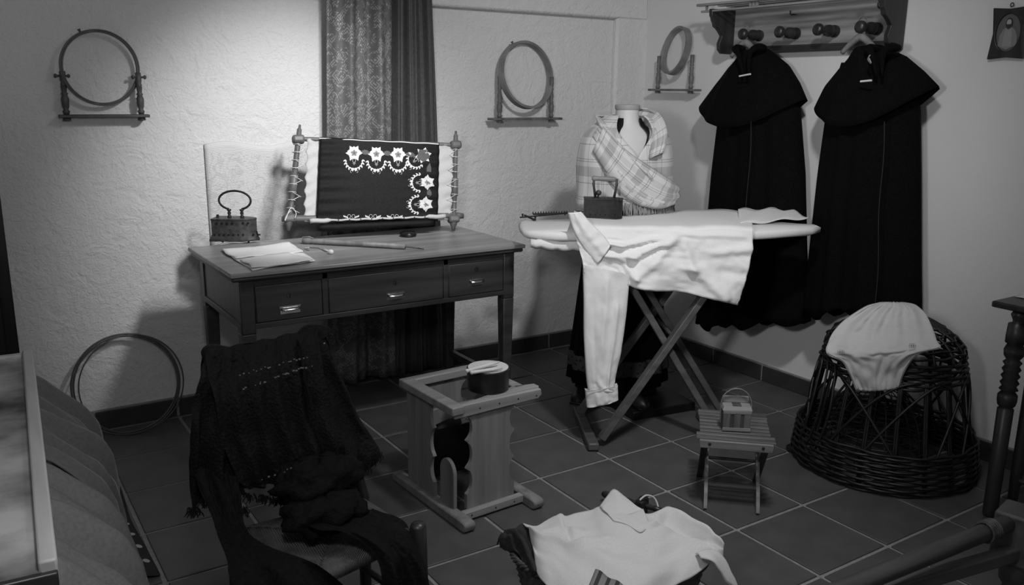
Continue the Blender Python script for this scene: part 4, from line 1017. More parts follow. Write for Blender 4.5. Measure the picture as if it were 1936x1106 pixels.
c = aZ(922, 740, hz + .001) + V((.02, .03, 0)); c.z = hz + .001
tb = thing('tin_box', 'dark round tin with pale lid standing on the scalloped wooden stand', 'tin', c)
q = MB(); q.lathe([(0, .068), (.002, .073), (.07, .074), (.074, .0755), (.077, .074)], c, c + V((0, 0, 1)), 40); q.build('body', M_tin, tb, smooth=False, bevel=.001)
q = MB(); q.lathe([(.0765, .001), (.077, .0705), (.0785, .0705), (.079, .001)], c, c + V((0, 0, 1)), 40); q.build('lid', M_emb1, tb)
for k, (p0, p1) in enumerate((((884, 701), (944, 684)), ((893, 704), (950, 696)))):
    a, b = aZ(*p0, hz + .088), aZ(*p1, hz + .096 - k * .006); t = thing('bone_stick', ('upper' if k == 0 else 'lower') + ' pale turned stick resting on the lid of the round tin', 'stick', a, 0, 'pale sticks on the round tin')
    q = MB(); q.lathe([(0, .004), (.006, .007), (.02, .006), ((b - a).length * .7, .0065), ((b - a).length, .003)], a, b, 10); q.build('shaft', M_bone, t, smooth=True)
    q = MB(); q.lathe([(0, .0035), (.004, .0075), (.009, .0075), (.013, .005)], a - (b - a).normalized() * .008, b, 10); q.build('end_knob', M_bone, t, smooth=True)

# ============================================================ SLATTED FOLDING TABLE WITH LITTLE BASKET
SC = V((1.88, -1.836, 0)); st = thing('slat_table', 'small folding wooden table with slatted top and crossed legs', 'table', SC, R_(-44)); T = wm(st)
def P(x, y, z): return T @ V((x, y, z))
H2 = .262
for k in range(9):
    y = -.128 + k * .033; w_ = .27 if k < 2 else (.245 if k < 7 else .25)
    q = MB(); q.bar(P(-w_ / 2, y, H2), P(w_ / 2, y, H2), .022, .009); q.build('slat', M_stool, st, bevel=.002)
q = MB(); q.bar(P(-.125, -.150, H2 - .012), P(.125, -.150, H2 - .012), .014, .030); q.build('front_rail', mat('slat_wood_light', .16, .5, 'woodx', 34, .4, .3), st, bevel=.003)
for x in (-.09, .09):
    q = MB(); q.lathe([(0, .006), (.003, .005), (.004, .001)], P(x * 1.0, -.156, H2 - .01), P(x, -.17, H2 - .01), 8); q.build('screw', M_irondark, st)
    q = MB(); q.bar(P(x, -.14, H2 - .012), P(x, .13, H2 - .012), .014, .016); q.build('bearer', M_stool, st)
    s_ = 1 if x > 0 else -1
    q = MB(); pts = smoothpoly([P(x - s_ * .0, .12, H2 - .02), P(x, .04, .19), P(x - s_ * .0, -.03, .13), P(x, -.10, .06), P(x, -.146, .0)], 16)
    rows = []
    dn = (T.to_3x3() @ V((1, 0, 0)))
    for i, p in enumerate(pts):
        tdir = (pts[min(i + 1, 15)] - pts[max(i - 1, 0)]).normalized(); sd = tdir.cross(dn).normalized(); w2 = .013
        rows.append([p + dn * .006 + sd * w2, p - dn * .006 + sd * w2, p - dn * .006 - sd * w2, p + dn * .006 - sd * w2])
    q.grid(rows, closed=True); q.add([rows[-1][0], rows[-1][1], rows[-1][2], rows[-1][3]], [(0, 1, 2, 3)]); q.build('leg', mat('slat_wood_light', .16), st)
    q = MB(); q.bar(P(x + s_ * .014, -.12, H2 - .02), P(x + s_ * .014, .125, .0), .012, .024, dn); q.build('leg', M_dark, st, bevel=.002)
q = MB(); q.bar(P(-.09, -.085, .07), P(.09, -.085, .07), .018, .010); q.build('stretcher', M_stool, st, bevel=.002)
q = MB(); q.tube([P(-.1, .0, .135), P(.1, .0, .135)], .006, 8); q.build('stretcher', M_dark, st)

bc = P(.0, -.03, H2 + .0055); lb = thing('splint_basket', 'tiny lidded splint basket with hoop handle on the slatted table', 'basket', bc, R_(-38)); T2 = wm(lb)
def P2(x, y, z): return T2 @ V((x, y, z))
def tb_(w0, d0, w1, d1, z0, z1): return [[P2(-w / 2, -d / 2, z), P2(w / 2, -d / 2, z), P2(w / 2, d / 2, z), P2(-w / 2, d / 2, z)] for w, d, z in ((w0, d0, z0), (w1, d1, z1))]
M_spl = mat('splint', .13, .5, 'woodz', 40, .4, .3); M_spl2 = mat('splint_dark', .06, .5, 'woodz', 40, .4, .3); M_spl3 = mat('splint_light', .22, .5, 'woodx', 40, .3, .3)
q = MB(); r = tb_(.092, .06, .098, .066, 0, .078); q.grid(r, closed=True); q.add(r[0], [(0, 1, 2, 3)]); q.build('body', M_spl2, lb, solid=.002)
for x in (-.036, 0, .036):
    q = MB(); q.prism([P2(x - .011, -.032, .014), P2(x + .011, -.032, .014), P2(x + .012, -.035, .066), P2(x - .012, -.035, .066)], T2.to_3x3() @ V((0, -.002, 0))); q.build('splint', M_spl, lb)
for z in (.009, .073):
    q = MB(); q.box(P2(0, -.0345, z), (.099, .003, .012), Matrix.Rotation(R_(-38), 3, 'Z')); q.build('splint_band', M_spl3, lb, bevel=.001)
q = MB(); r = tb_(.104, .072, .096, .060, .080, .092); q.grid(r, closed=True); q.add(r[1], [(0, 1, 2, 3)]); q.build('lid', M_spl3, lb, bevel=.001)
q = MB(); q.prism([P2(-.015, -.022, .0925), P2(.015, -.022, .0925), P2(.015, .012, .0925), P2(-.015, .012, .0925)], (0, 0, .002)); q.build('lid_splint', M_spl2, lb)
q = MB(); q.bar(P2(-.046, .022, .104), P2(.046, .022, .104), .010, .022); q.build('back_lid', M_spl3, lb, bevel=.001)
q = MB(); q.tube([P2(.054 * cos(a), .004, .088 + .062 * sin(a)) for a in [pi * k / 20 for k in range(21)]], .004, 8, flat=.35, updir=T2.to_3x3() @ V((0, 1, 0))); q.tube([P2(-.054, .004, .088), P2(-.05, .004, .02)], .003, 6); q.tube([P2(.054, .004, .088), P2(.05, .004, .02)], .003, 6); q.build('handle', M_bamboo, lb)

# ============================================================ BIG WICKER BASKET, WIRE GUARD, BLOOMERS
K = V((2.625, -1.955, 0)); wk = thing('wicker_basket', 'large dark bell shaped wicker basket upturned beside the right wall', 'basket', K)
random.seed(11)
def wring(q, z, r, n=108, wr=.0055, amp=.006, ph=0, stakes=26, rx=1.0, zw=.002):
    q.tube([K + V(((r + amp * sin(stakes * .5 * a + ph)) * cos(a) * rx, (r + amp * sin(stakes * .5 * a + ph)) * sin(a), z + zw * sin(a * 3 + ph) + zw * .5 * sin(a * 7 + z * 99))) for a in [2 * pi * k / n for k in range(n)]], wr, 5, closed=True)
def prof_r(z):
    return lerp(.335, .262, min(1, max(0, (z - .03) / .38)) ** .85) if z < .41 else .262
q = MB()
for k in range(14): wring(q, .008 + k * .0112, .345 - .0014 * k - (.01 if k < 1 else 0), ph=pi * (k % 2) + k * .1)
o = q.build('woven_foot', M_wicker, wk, smooth=True); o['kind'] = 'stuff'
q = MB()
for k in range(8): wring(q, .395 + k * .0115, .264 - .002 * k, ph=pi * (k % 2), wr=.006)
o = q.build('woven_collar', M_wicker, wk, smooth=True); o['kind'] = 'stuff'
def lp(a, z, dr=0): r = prof_r(z) + dr; return K + V((r * cos(a), r * sin(a), z))
for k in range(18):
    a = 2 * pi * k / 18; q = MB()
    for da in (-.012, .014): q.tube([lp(a + da, .02 + .40 * t) for t in [j / 8 for j in range(9)]], .0055, 5)
    q.build('stake', M_wicker, wk, smooth=True)
for k in range(15):
    a = 2 * pi * k / 15 + .1; s_ = 1 if k % 3 else -1; q = MB(); da = random.uniform(.8, 1.25)
    q.tube([lp(a + s_ * da * t ** 1.1 , .12 + .30 * sin(t * pi / 2), .008) for t in [j / 14 for j in range(15)]], .0055, 5); q.build('diagonal_rod', M_wicker, wk, smooth=True)
for k in range(5):
    a = R_(150 + k * 9) if k < 3 else R_(-30 + k * 7); q = MB()
    q.tube([lp(a + .12 * sin(t * pi), .10 + .34 * t, .02 + .02 * sin(t * pi)) for t in [j / 12 for j in range(13)]], .005, 5); q.build('loose_rod', M_wicker, wk, smooth=True)
for k in range(9):
    a = pi * k / 9 + .1; q = MB()
    q.tube([K + V((.255 * cos(th) * cos(a), .255 * cos(th) * sin(a), .47 + .13 * sin(th))) for th in [pi * j / 20 for j in range(21)]], .0058, 5); q.build('dome_rod', M_wicker, wk, smooth=True)
q = MB()
for k in range(5): th = .25 + k * .18; wring(q, .47 + .13 * sin(th), .255 * cos(th), ph=pi * (k % 2), wr=.005)
o = q.build('woven_dome', M_wicker, wk, smooth=True); o['kind'] = 'stuff'
q = MB()
for w_ in (-.02, -.007, .006, .02): q.tube([K + V((.262 * cos(th) * .55 + w_, -.262 * cos(th) * .83 + w_ * .5, .40 + (.215 + w_ * .3) * sin(th))) for th in [pi * (.02 + .96 * j / 24) for j in range(25)]], .006, 5)
q.build('hoop_handle', M_wicker, wk, smooth=True)

wg = thing('wire_guard', 'dark wire mesh dome standing inside the wicker basket', 'wire guard', K + V((-.0, .04, 0)))
KG = K + V((0, .04, 0)); q = MB()
for k in range(12): a = pi * k / 12; q.tube([KG + V((.2 * cos(th) * cos(a), .2 * cos(th) * sin(a), .006 + .31 * sin(th) ** .7)) for th in [pi * j / 16 for j in range(17)]], .0022, 4)
for k in range(10): z = .02 + k * .029; r = .2 * math.sqrt(max(0, 1 - ((z / .31) ** (1 / .7)) ** 2)); q.tube([KG + V((r * cos(a), r * sin(a), z)) for a in [2 * pi * j / 32 for j in range(32)]], .0022, 4, closed=True)
o = q.build('mesh', M_irondark, wg); o['kind'] = 'stuff'
q = MB(); q.tube([KG + V((.2 * cos(a), .2 * sin(a), .008)) for a in [2 * pi * j / 32 for j in range(32)]], .006, 6, closed=True); q.build('base_ring', M_irondark, wg)

nK = V((CC.x - K.x, CC.y - K.y, 0)).normalized()
bl_ = thing('bloomers', 'white embroidered bloomers draped over the top of the wicker basket', 'underwear', K + V((0, 0, .6)))
LL = [(1672, 572), (1640, 577), (1600, 602), (1577, 625), (1566, 647), (1563, 668), (1592, 684), (1606, 708), (1618, 738)]; RR = [(1702, 572), (1730, 577), (1750, 594), (1763, 620), (1771, 643), (1777, 658), (1738, 669), (1712, 700), (1700, 734)]
NV = 56; Ls = smoothpoly([V((x, y, 0)) for x, y in LL], NV); Rs = smoothpoly([V((x, y, 0)) for x, y in RR], NV); rows = []
for i in range(NV):
    v = i / (NV - 1); off = lerp(.02, .27, min(1, v * 1.6) ** .7); r = []
    for j in range(49):
        u = j / 48; x = lerp(Ls[i].x, Rs[i].x, u); y = lerp(Ls[i].y, Rs[i].y, u) - 4 * sin(pi * u) * (1 if v < .1 else 0)
        p = aP(x, y, K + nK * off, nK)
        d = .035 * sin(pi * u) ** .7 * (1 - .5 * v) if 0 < u < 1 else 0
        fan = .016 * sin(u * 30 + 2 * sin(v * 3)) * (1 - v) ** 1.5 * min(1, v * 5 + .3) + .012 * ns((u * 4, v * 6, 1)) + .008 * ns((u * 12, v * 14, 6))
        r.append(p + nK * (d + fan) )
    rows.append(r)
q = MB(); q.grid(rows); q.build('fabric', mat('bloomers_cotton', .52, .85, scale=240, amt=.05, bump=.25, spec=.15, dist=.001), bl_, smooth=True, solid=.003)
for ee in (Ls, Rs):
    q = MB(); sgn = 1 if ee is Ls else -1
    q.tube([aP(ee[i].x + sgn * 3, ee[i].y - 2, K + nK * (lerp(.02, .27, min(1, i / (NV - 1) * 1.6) ** .7) + .008), nK) for i in range(int(NV * .62), NV)], .003, 6); q.build('hem', mat('bloomers_cotton', .52), bl_, smooth=True)
for cx_, cy_ in ((1725, 652), (1590, 664)):
    q = MB()
    for k in range(6):
        x0, y0 = cx_ + 4 * (k % 3) - 4, cy_ + 3 * (k // 3); q.tube([aP(x0 + 2.5 * cos(w_), y0 + 2.5 * sin(w_), K + nK * .295, nK) for w_ in [j * .9 for j in range(7)]], .0007, 4)
    o = q.build('stitched_flowers', mat('stitch_grey', .2, .9, bump=0), bl_); o['kind'] = 'stuff'

dk = aZ(1503, 851, 0); t = thing('metal_disc', 'flat dark round metal disc on the floor left of the wicker basket', 'disc', dk)
q = MB(); q.lathe([(0, .033), (.004, .036), (.010, .036), (.012, .030), (.013, .001)], dk, dk + V((0, 0, 1)), 30); q.build('plate', M_irondark, t, bevel=.001)
q = MB(); q.tube([dk + V((.033 * cos(a), .033 * sin(a), .013)) for a in [2 * pi * j / 32 for j in range(32)]], .003, 6, closed=True); q.build('rim', M_irondark, t)

# ============================================================ LAUNDRY BASKET
LB = aZ(1152, 1046, .2); LB.z = 0; LE1 = V((.838, -.545, 0)); LE2 = V((.545, .838, 0)) * .64; lk = thing('laundry_basket', 'round woven basket full of white laundry in the foreground', 'basket', LB)
RB_ = .262
rows = []
for i in range(22):
    t = i / 21; z = .004 + t * .20; r = lerp(.20, RB_, t ** .7)
    rows.append([LB + (LE1 * cos(2 * pi * j / 96) + LE2 * sin(2 * pi * j / 96)) * (r + .004 * sin(j * 1.57 + i * pi)) + V((0, 0, z)) for j in range(96)])
q = MB(); q.grid(rows, closed=True); q.add(rows[0], [tuple(range(96))]); q.build('body', M_wick2, lk, smooth=True, solid=.006)
for k in range(3):
    q = MB(); q.tube([LB + (LE1 * cos(a) + LE2 * sin(a)) * (RB_ + .005 + .006 * cos(a * 22 + k * 2.09)) + V((0, 0, .203 + .006 * sin(a * 22 + k * 2.09))) for a in [2 * pi * j / 264 for j in range(264)]], .0048, 5, closed=True); q.build('braided_rim', M_wick2, lk, smooth=True)
ls = thing('folded_shirt', 'white collared shirt spread on top of the foreground laundry basket', 'shirt', LB + V((0, 0, .22)))
def hfield(top, bot, nu, nv, bulge, na, cr=(), seed=0):
    """cloth between a far outline and a near outline, picture points with their world heights"""
    Tp = smoothpoly([aZ(*p) for p in top], nu); Bt = smoothpoly([aZ(*p) for p in bot], nu); rows = []
    for i in range(nv):
        v = i / (nv - 1); r = []
        for j in range(nu):
            u = j / (nu - 1); e = min(1, v * 5 + .1)
            d = bulge * sin(pi * v) + (na * ns((u * 4 + seed, v * 3, seed)) + na * .4 * ns((u * 11, v * 8, seed + 3))) * e
            for c_ in cr: d += 1.7 * crease(u, v, *c_) * e
            r.append(Tp[j].lerp(Bt[j], v) + V((0, 0, d)))
        rows.append(r)
    q = MB(); q.grid(rows); return q
top = [(987, 991, .225), (1010, 996, .23), (1032, 990, .235), (1058, 972, .25), (1070, 976, .25), (1090, 970, .255), (1118, 964, .26), (1136, 958, .27), (1180, 962, .275), (1222, 972, .27), (1245, 966, .265), (1264, 958, .26), (1285, 970, .25), (1330, 1003, .235), (1352, 1028, .22), (1368, 1050, .215)]
bot = [(1012, 1056, .215), (1014, 1078, .215), (1024, 1098, .218), (1045, 1120, .22), (1075, 1145, .22), (1105, 1160, .22), (1135, 1165, .22), (1170, 1165, .22), (1205, 1150, .22), (1240, 1128, .218), (1275, 1108, .216), (1305, 1092, .215), (1330, 1078, .215), (1342, 1066, .215), (1350, 1060, .215), (1366, 1058, .21)]
hfield(top, bot, 90, 60, .03, .016, ((.22, .05, .30, .45, .02, -.008), (.05, .5, .45, .45, .04, .008), (.62, .12, .80, .55, .045, -.018), (.70, .1, .95, .5, .05, .012), (.35, .5, .6, .9, .07, .01), (.15, .1, .3, .3, .05, .01), (.66, .05, .62, .3, .03, .01))).build('shirt_body', M_white2, ls, smooth=True, solid=.003)
hfield([(1134, 958, .275), (1148, 938, .285), (1161, 925, .295), (1180, 938, .285), (1209, 962, .28)], [(1144, 968, .279), (1158, 976, .281), (1178, 976, .281), (1194, 972, .281), (1215, 965, .280)], 24, 14, .003, .002).build('collar', M_white2, ls, smooth=True, solid=.002)
hfield([(1136, 960, .280), (1160, 976, .282), (1190, 972, .282), (1216, 962, .280)], [(1160, 985, .286), (1186, 992, .288), (1210, 1006, .287), (1228, 996, .283)], 24, 12, .003, .002).build('collar_stand', M_white2, ls, smooth=True, solid=.002)
hfield([(1315, 1047, .25), (1335, 1040, .25), (1355, 1042, .24), (1372, 1060, .22), (1382, 1085, .19)], [(1325, 1056, .25), (1348, 1062, .245), (1362, 1080, .22), (1376, 1104, .18), (1396, 1114, .15)], 24, 10, .006, .003).build('cuff', M_white2, ls, smooth=True, solid=.004)
M_fold = mat('fold_seam', .3, .9, bump=0)
for k, pts in enumerate(([(1078, 988), (1090, 1012), (1102, 1034)], [(1080, 990), (1094, 1008), (1108, 1028)], [(992, 993), (1006, 1022), (1022, 1052)], [(1084, 1080), (1098, 1092), (1108, 1102)])):
    pass
dc = thing('dark_cloth', 'crumpled black cloth tucked in the laundry basket beside the white shirt', 'cloth', LB + V((-.2, .1, .2)))
hfield([(940, 1030, .215), (948, 1015, .23), (958, 1006, .235), (975, 1000, .235), (988, 990, .23), (1002, 996, .22)], [(946, 1036, .205), (962, 1040, .21), (980, 1052, .212), (998, 1070, .214), (1012, 1085, .214), (1016, 1070, .214)], 30, 30, .02, .014, ((.3, .2, .7, .9, .06, .010), (.6, .1, .9, .8, .05, -.008)), 4).build('fabric', mat('charcoal_cloth', .02, .9, scale=120, amt=.3, bump=.3), dc, smooth=True, solid=.004)
rb = thing('striped_ribbon', 'folded striped ribbon end lying on the white laundry', 'ribbon', aZ(1140, 1095, .28))
def strp(m, nt, op, u, v, uv):
    b = nt.nodes['Principled BSDF']; b.inputs['Roughness'].default_value = .8
    f = op('FRACT', op('MULTIPLY', u, 3.2)); s_ = op('MULTIPLY', op('GREATER_THAN', f, .45), op('LESS_THAN', f, .85)); val = op('SUBTRACT', .2, op('MULTIPLY', s_, .17))
    cb = nt.nodes.new('ShaderNodeCombineColor'); [nt.links.new(val, cb.inputs[i]) for i in range(3)]; nt.links.new(cb.outputs[0], b.inputs['Base Color'])
P4 = [aZ(1126, 1076, .285), aZ(1178, 1106, .282), aZ(1160, 1150, .275), aZ(1108, 1120, .278)]
q = MB(); q.grid([[P4[0].lerp(P4[1], u / 12).lerp(P4[3].lerp(P4[2], u / 12), v / 6) + V((0, 0, .003 * sin(u * .8))) for u in range(13)] for v in range(7)], uvs=[[(u / 12, v / 6) for u in range(13)] for v in range(7)]); q.build('band', math_uv('ribbon_stripe', strp), rb, smooth=True, solid=.002)

sp = thing('wooden_spindle', 'turned wooden spindle lying on the floor behind the laundry basket', 'spindle', aZ(1195, 948, .02))
a, b = aZ(1139, 933, .03), aZ(1254, 966, .03); L_ = (b - a).length
q = MB(); q.lathe([(0, .008), (.01, .013), (.03, .012), (.04, .008)] + [(.05 + k * .009, .0085 + .0018 * (k % 2)) for k in range(int((L_ - .07) / .009))] + [(L_, .007)], a, b, 12); q.build('shaft', M_dark, sp, smooth=True)
c = a.lerp(b, .66); q = MB(); q.bar(c - (b - a).normalized() * .018, c + (b - a).normalized() * .018, .055, .055); q.build('block', M_dark, sp, bevel=.012)
q = MB(); q.tube(smoothpoly([c + V((-.03, -.02, .035)), c + V((.0, -.02, .045)), c + V((.03, -.03, .03)), c + V((.03, -.05, .0)), c + V((.01, -.055, -.015))], 14), .003, 6); q.build('cord', M_thread, sp)

# ============================================================ CHAIR WITH BLACK SHAWL
ch = thing('rush_chair', 'low dark wooden chair with rush seat under a black shawl', 'chair', (.29, -1.95, 0))
zs = .36; c4 = [V((.10, -1.83, zs)), V((.435, -1.83, zs)), V((.475, -2.075, zs)), V((.185, -2.15, zs))]; cen = sum(c4, V()) / 4
q = MB()
for k in range(4):
    a, b = c4[k], c4[(k + 1) % 4]; rows = []; uvs = []
    for i in range(22):
        t = i / 21; p0, p1 = a.lerp(cen, t), b.lerp(cen, t)
        rows.append([p0.lerp(p1, j / 12) + V((0, 0, .003 * (i % 2) - .014 * t + .012 * sin(pi * min(1, t * 3) / 2))) for j in range(13)])
    rows.insert(0, [a.lerp(b, j / 12) + V((0, 0, -.022)) for j in range(13)])
    q.grid(rows)
q.build('seat', M_rush, ch, smooth=True, solid=.006)
tops = [V((.085, -1.755, .785)), V((.350, -1.755, .825))]
for k in range(4):
    p = c4[k] + (c4[k] - cen).normalized() * .006; q = MB(); f = V((p.x, p.y, 0)) + (c4[k] - cen).normalized() * .01 * V((1, 1, 0)); f.z = 0
    if k < 2: q.tube([f, V((p.x, p.y, zs)), tops[k] - V((0, 0, .0)), tops[k] + V((0, 0, .01))], [.015, .019, .016, .010], 12)
    else: q.lathe([(0, .014), (.1, .019), (.3, .021), (zs + .015, .021), (zs + .024, .017), (zs + .028, .002)], f, V((p.x, p.y, zs)) + (V((p.x, p.y, zs)) - f).normalized() * .03, 14)
    q.build('leg' if k > 1 else 'back_post', M_dark, ch, smooth=True)
for z in (.48, .60, .74):
    t = (z - zs) / .45; a = c4[0].lerp(tops[0], t); b = c4[1].lerp(tops[1], t); q = MB(); q.prism([a + V((0, 0, -.02)), a.lerp(b, .5) + V((0, .02, -.02)), b + V((0, 0, -.02)), b + V((0, 0, .02)), a.lerp(b, .5) + V((0, .02, .028)), a + V((0, 0, .02))], (0, .01, 0)); q.build('back_slat', M_dark, ch)
for k in range(4):
    for z in ((.13, .22) if k != 0 else (.17,)):
        a, b = c4[k].copy(), c4[(k + 1) % 4].copy(); a.z = b.z = z + .02 * (k % 2); q = MB(); q.tube([a, b], .009, 8); q.build('rung', M_dark, ch, smooth=True)

bs = thing('black_shawl', 'black lace shawl with fringe thrown over the rush chair', 'shawl', (.25, -1.80, .82))
def lsheet(lp_, rp_, nv, nu, fold, f=14, ph=0, na=.02, m=M_shawl, name='lace_panel'):
    """lp_/rp_: (px, py, world y)"""
    L_ = smoothpoly([aY(*p) for p in lp_], nv); R2 = smoothpoly([aY(*p) for p in rp_], nv); rows = []
    for i in range(nv):
        v = i / (nv - 1); r = []
        for j in range(nu):
            u = j / (nu - 1); e = min(1, 8 * min(u, 1 - u) + .2)
            d = fold * (.3 + v) * sin(u * f + ph + v * 1.5) * e + na * ns((u * 5 + ph, v * 5, ph)) + na * .3 * ns((u * 17 + ph, v * 15, ph))
            r.append(L_[i].lerp(R2[i], u) + V((.2 * d, -d, .25 * na * ns((u * 9, v * 2, ph + 5)) - .035 * sin(pi * u) * (1 if v < .02 else 0) * 0)))
        rows.append(r)
    q = MB(); q.grid(rows); return q.build(name, m, bs, smooth=True)
lsheet([(388, 668, -1.80), (372, 720, -1.82), (360, 790, -1.82), (358, 880, -1.82), (362, 965, -1.82)], [(470, 684, -1.82), (462, 740, -1.84), (458, 800, -1.85), (452, 880, -1.86), (446, 925, -1.86)], 44, 22, .014, 11, .4)
q = lsheet([(386, 667, -1.80), (400, 740, -1.84), (420, 830, -1.86), (448, 905, -1.86), (470, 925, -1.86)], [(600, 620, -1.80), (612, 700, -1.86), (630, 780, -1.88), (650, 850, -1.90), (640, 900, -1.9)], 60, 60, .010, 34, 1.2, .012)
lsheet([(560, 640, -1.81), (570, 700, -1.86), (590, 790, -1.88), (620, 880, -1.9), (640, 950, -1.92)], [(614, 625, -1.80), (648, 715, -1.82), (682, 790, -1.82), (716, 858, -1.82), (690, 892, -1.84)], 44, 30, .014, 12, 2.2)
# back fall behind the chair
lsheet([(384, 668, -1.76), (378, 760, -1.66), (376, 860, -1.66), (380, 930, -1.66)], [(612, 622, -1.76), (640, 720, -1.68), (655, 800, -1.68), (650, 870, -1.68)], 40, 50, .014, 22, 3.1)
# roll over the top rail
q = MB(); pts = smoothpoly([aY(384, 676, -1.78), aY(420, 668, -1.78), aY(480, 680, -1.78), (aY(530, 664, -1.78)), aY(570, 640, -1.78), aY(600, 626, -1.78), aY(612, 634, -1.78)], 30)
q.tube(pts, [.016] + [.022 + .004 * sin(k) for k in range(28)] + [.014], 10); q.build('top_fold', M_shawl, bs, smooth=True)
# long end trailing down over the left of the seat
M_sh2 = mat('black_lace_dense', .0035, .85, scale=90, amt=.6, bump=.8, spec=.2, dist=.006)
lsheet([(362, 880, -1.82), (392, 960, -1.9), (415, 1020, -2.0), (432, 1080, -2.12), (445, 1150, -2.2)], [(450, 900, -1.86), (464, 990, -1.95), (500, 1030, -2.06), (600, 1068, -2.2), (700, 1150, -2.28)], 44, 34, .016, 10, .9, .02, M_sh2)
# heap on the seat
def blob(c, r, seed, name='heaped_fold'):
    rows = []
    for i in range(17):
        th = pi * i / 16
        rows.append([V((c[0], c[1], c[2])) + V((r[0] * sin(th) * cos(a), r[1] * sin(th) * sin(a), r[2] * cos(th))) * (1 + .30 * ns((cos(a) * 2 + seed, sin(a) * 2, th * 1.5)) + .16 * ns((cos(a) * 5 + seed, sin(a) * 5, th * 4)) + .10 * sin(a * 5 + th * 6 + seed) * sin(th)) for a in [2 * pi * k / 36 for k in range(36)]])
    q = MB(); q.grid(rows, closed=True); return q.build(name, M_sh2, bs, smooth=True)
p = aY(605, 905, -1.93); blob((p.x, p.y, p.z), (.105, .06, .055), 1); p = aY(612, 965, -1.98); blob((p.x, p.y, p.z), (.10, .07, .05), 5); p = aY(560, 915, -1.90); blob((p.x, p.y, p.z), (.05, .05, .06), 9)
lsheet([(560, 985, -2.0), (600, 998, -2.06), (660, 1010, -2.12), (715, 1060, -2.16), (722, 1150, -2.18)], [(706, 962, -2.0), (745, 985, -2.05), (780, 1015, -2.1), (808, 1070, -2.14), (822, 1150, -2.16)], 40, 34, .014, 11, 4.4, .02, M_sh2)
lsheet([(655, 985, -2.0), (690, 1000, -2.04), (700, 1010, -2.06)], [(708, 962, -1.99), (755, 980, -2.03), (775, 1000, -2.08)], 16, 16, .01, 6, 2.4, .02, M_sh2)
random.seed(5); q = MB()
def tuft(px, py, yy, n=9, L_=13):
    for k in range(n * 3):
        x = px + random.uniform(-12, 12); y = py + random.uniform(-4, 4); a = random.uniform(-8, 8)
        q.tube([aY(x, y, yy), aY(x + a * .5 + 2, y + L_ * .5, yy), aY(x + a, y + L_ * random.uniform(.7, 1.2), yy)], .0012, 4)
for x, y, n in ((366, 962, 12), (385, 945, 7), (405, 940, 7), (450, 925, 8), (472, 935, 6), (500, 938, 10), (520, 942, 8), (455, 960, 8), (690, 885, 6), (712, 858, 4), (700, 870, 5)): tuft(x, y, -1.86, n)
o = q.build('fringe', M_fringe, bs); o['kind'] = 'stuff'
q = MB()
for pa, pb, n, yy in (((440, 712), (580, 674), 30, -1.885), ((458, 735), (590, 690), 34, -1.885), ((495, 906), (585, 874), 16, -1.93), ((598, 648), (618, 648), 5, -1.86)):
    for k in range(n):
        u = k / (n - 1) + random.uniform(-.015, .015)
        if random.random() < .35: continue
        c = aY(lerp(pa[0], pb[0], u), lerp(pa[1], pb[1], u) + random.uniform(-2, 2), yy); rr = random.uniform(.0016, .0032); q.box(c, (rr * 1.8, rr, rr * 1.1))
o = q.build('sequins', mat('sequin', .5, .2, metal=.8, bump=0), bs); o['kind'] = 'stuff'

# ============================================================ LEANING HOOPS ON THE FLOOR
for k, (cx_, r_, lab, yb, dz) in enumerate(((.130, .212, 'thick large wooden hoop leaning against the wall on the floor', -.115, 0), (.152, .208, 'thinner large wooden hoop leaning behind the thick one', -.10, 0.0))):
    t = thing('large_hoop', lab, 'hoop', (cx_, yb, 0), 0, 'large hoops leaning on the wall')
    an = math.asin((-yb - .005) / (2 * r_)) + (.02 if k else 0); c = V((cx_, yb + r_ * sin(an), r_ * cos(an) + .006 + dz)); ax, ay = V((1, 0, 0)), V((0, sin(an), cos(an)))
    if k: c += V((.0, -.012, 0)); ax = V((1, .05, 0)).normalized()
    for s_, nm in ((0, 'outer_band'), (1, 'inner_band')) if k == 0 else ((0, 'band'),):
        rr = r_ - s_ * .0085
        q = MB(); q.tube([c + ax * rr * cos(a) + ay * rr * sin(a) for a in [2 * pi * j / 90 for j in range(90)]], .0048 if k == 0 else .0035, 8, closed=True, flat=.8); q.build(nm, M_hoopdark, t, smooth=True)

# ============================================================ LEFT: RAISED-RIM TABLE WITH CLOTHS, DARK CUPBOARD
A0, B0 = V((-.268, -1.29, .75)), V((-.334, -2.50, .75)); dd = (B0 - A0).normalized(); nn = V((-dd.y, dd.x, 0)); nn = nn if nn.x < 0 else -nn
ct = thing('rimmed_table', 'dark table with glossy top, blotches painted as reflections, and pale raised rim at the left edge', 'table', (-.75, -1.9, 0))
q = MB(); q.prism([A0 + nn * .02 + V((0, 0, -.035)), B0 + nn * .02 + V((0, 0, -.035)), B0 + nn * .85 + V((0, 0, -.035)), A0 + nn * .85 + V((0, 0, -.035))], (0, 0, .018)); q.build('glossy_top', M_glaze, ct)
q = MB(); q.bar(A0 + V((0, 0, -.02)) + nn * .012, B0 + V((0, 0, -.02)) + nn * .012, .026, .04); q.build('rim', M_rim, ct, bevel=.004)
q = MB(); q.bar(A0 + V((0, 0, -.024)), A0 + nn * .85 + V((0, 0, -.024)), .022, .03); q.build('end_rim', M_rim, ct, bevel=.003)
q = MB(); q.bar(B0 + V((0, 0, -.03)), B0 + nn * .85 + V((0, 0, -.03)), .02, .024); q.build('end_rim', M_dark, ct, bevel=.003)
q = MB(); q.prism([A0 + nn * .02 + V((0, 0, -.04)), B0 + nn * .02 + V((0, 0, -.04)), B0 + nn * .84 + V((0, 0, -.04)), A0 + nn * .84 + V((0, 0, -.04))], (0, 0, -.12)); q.build('apron', M_black, ct)
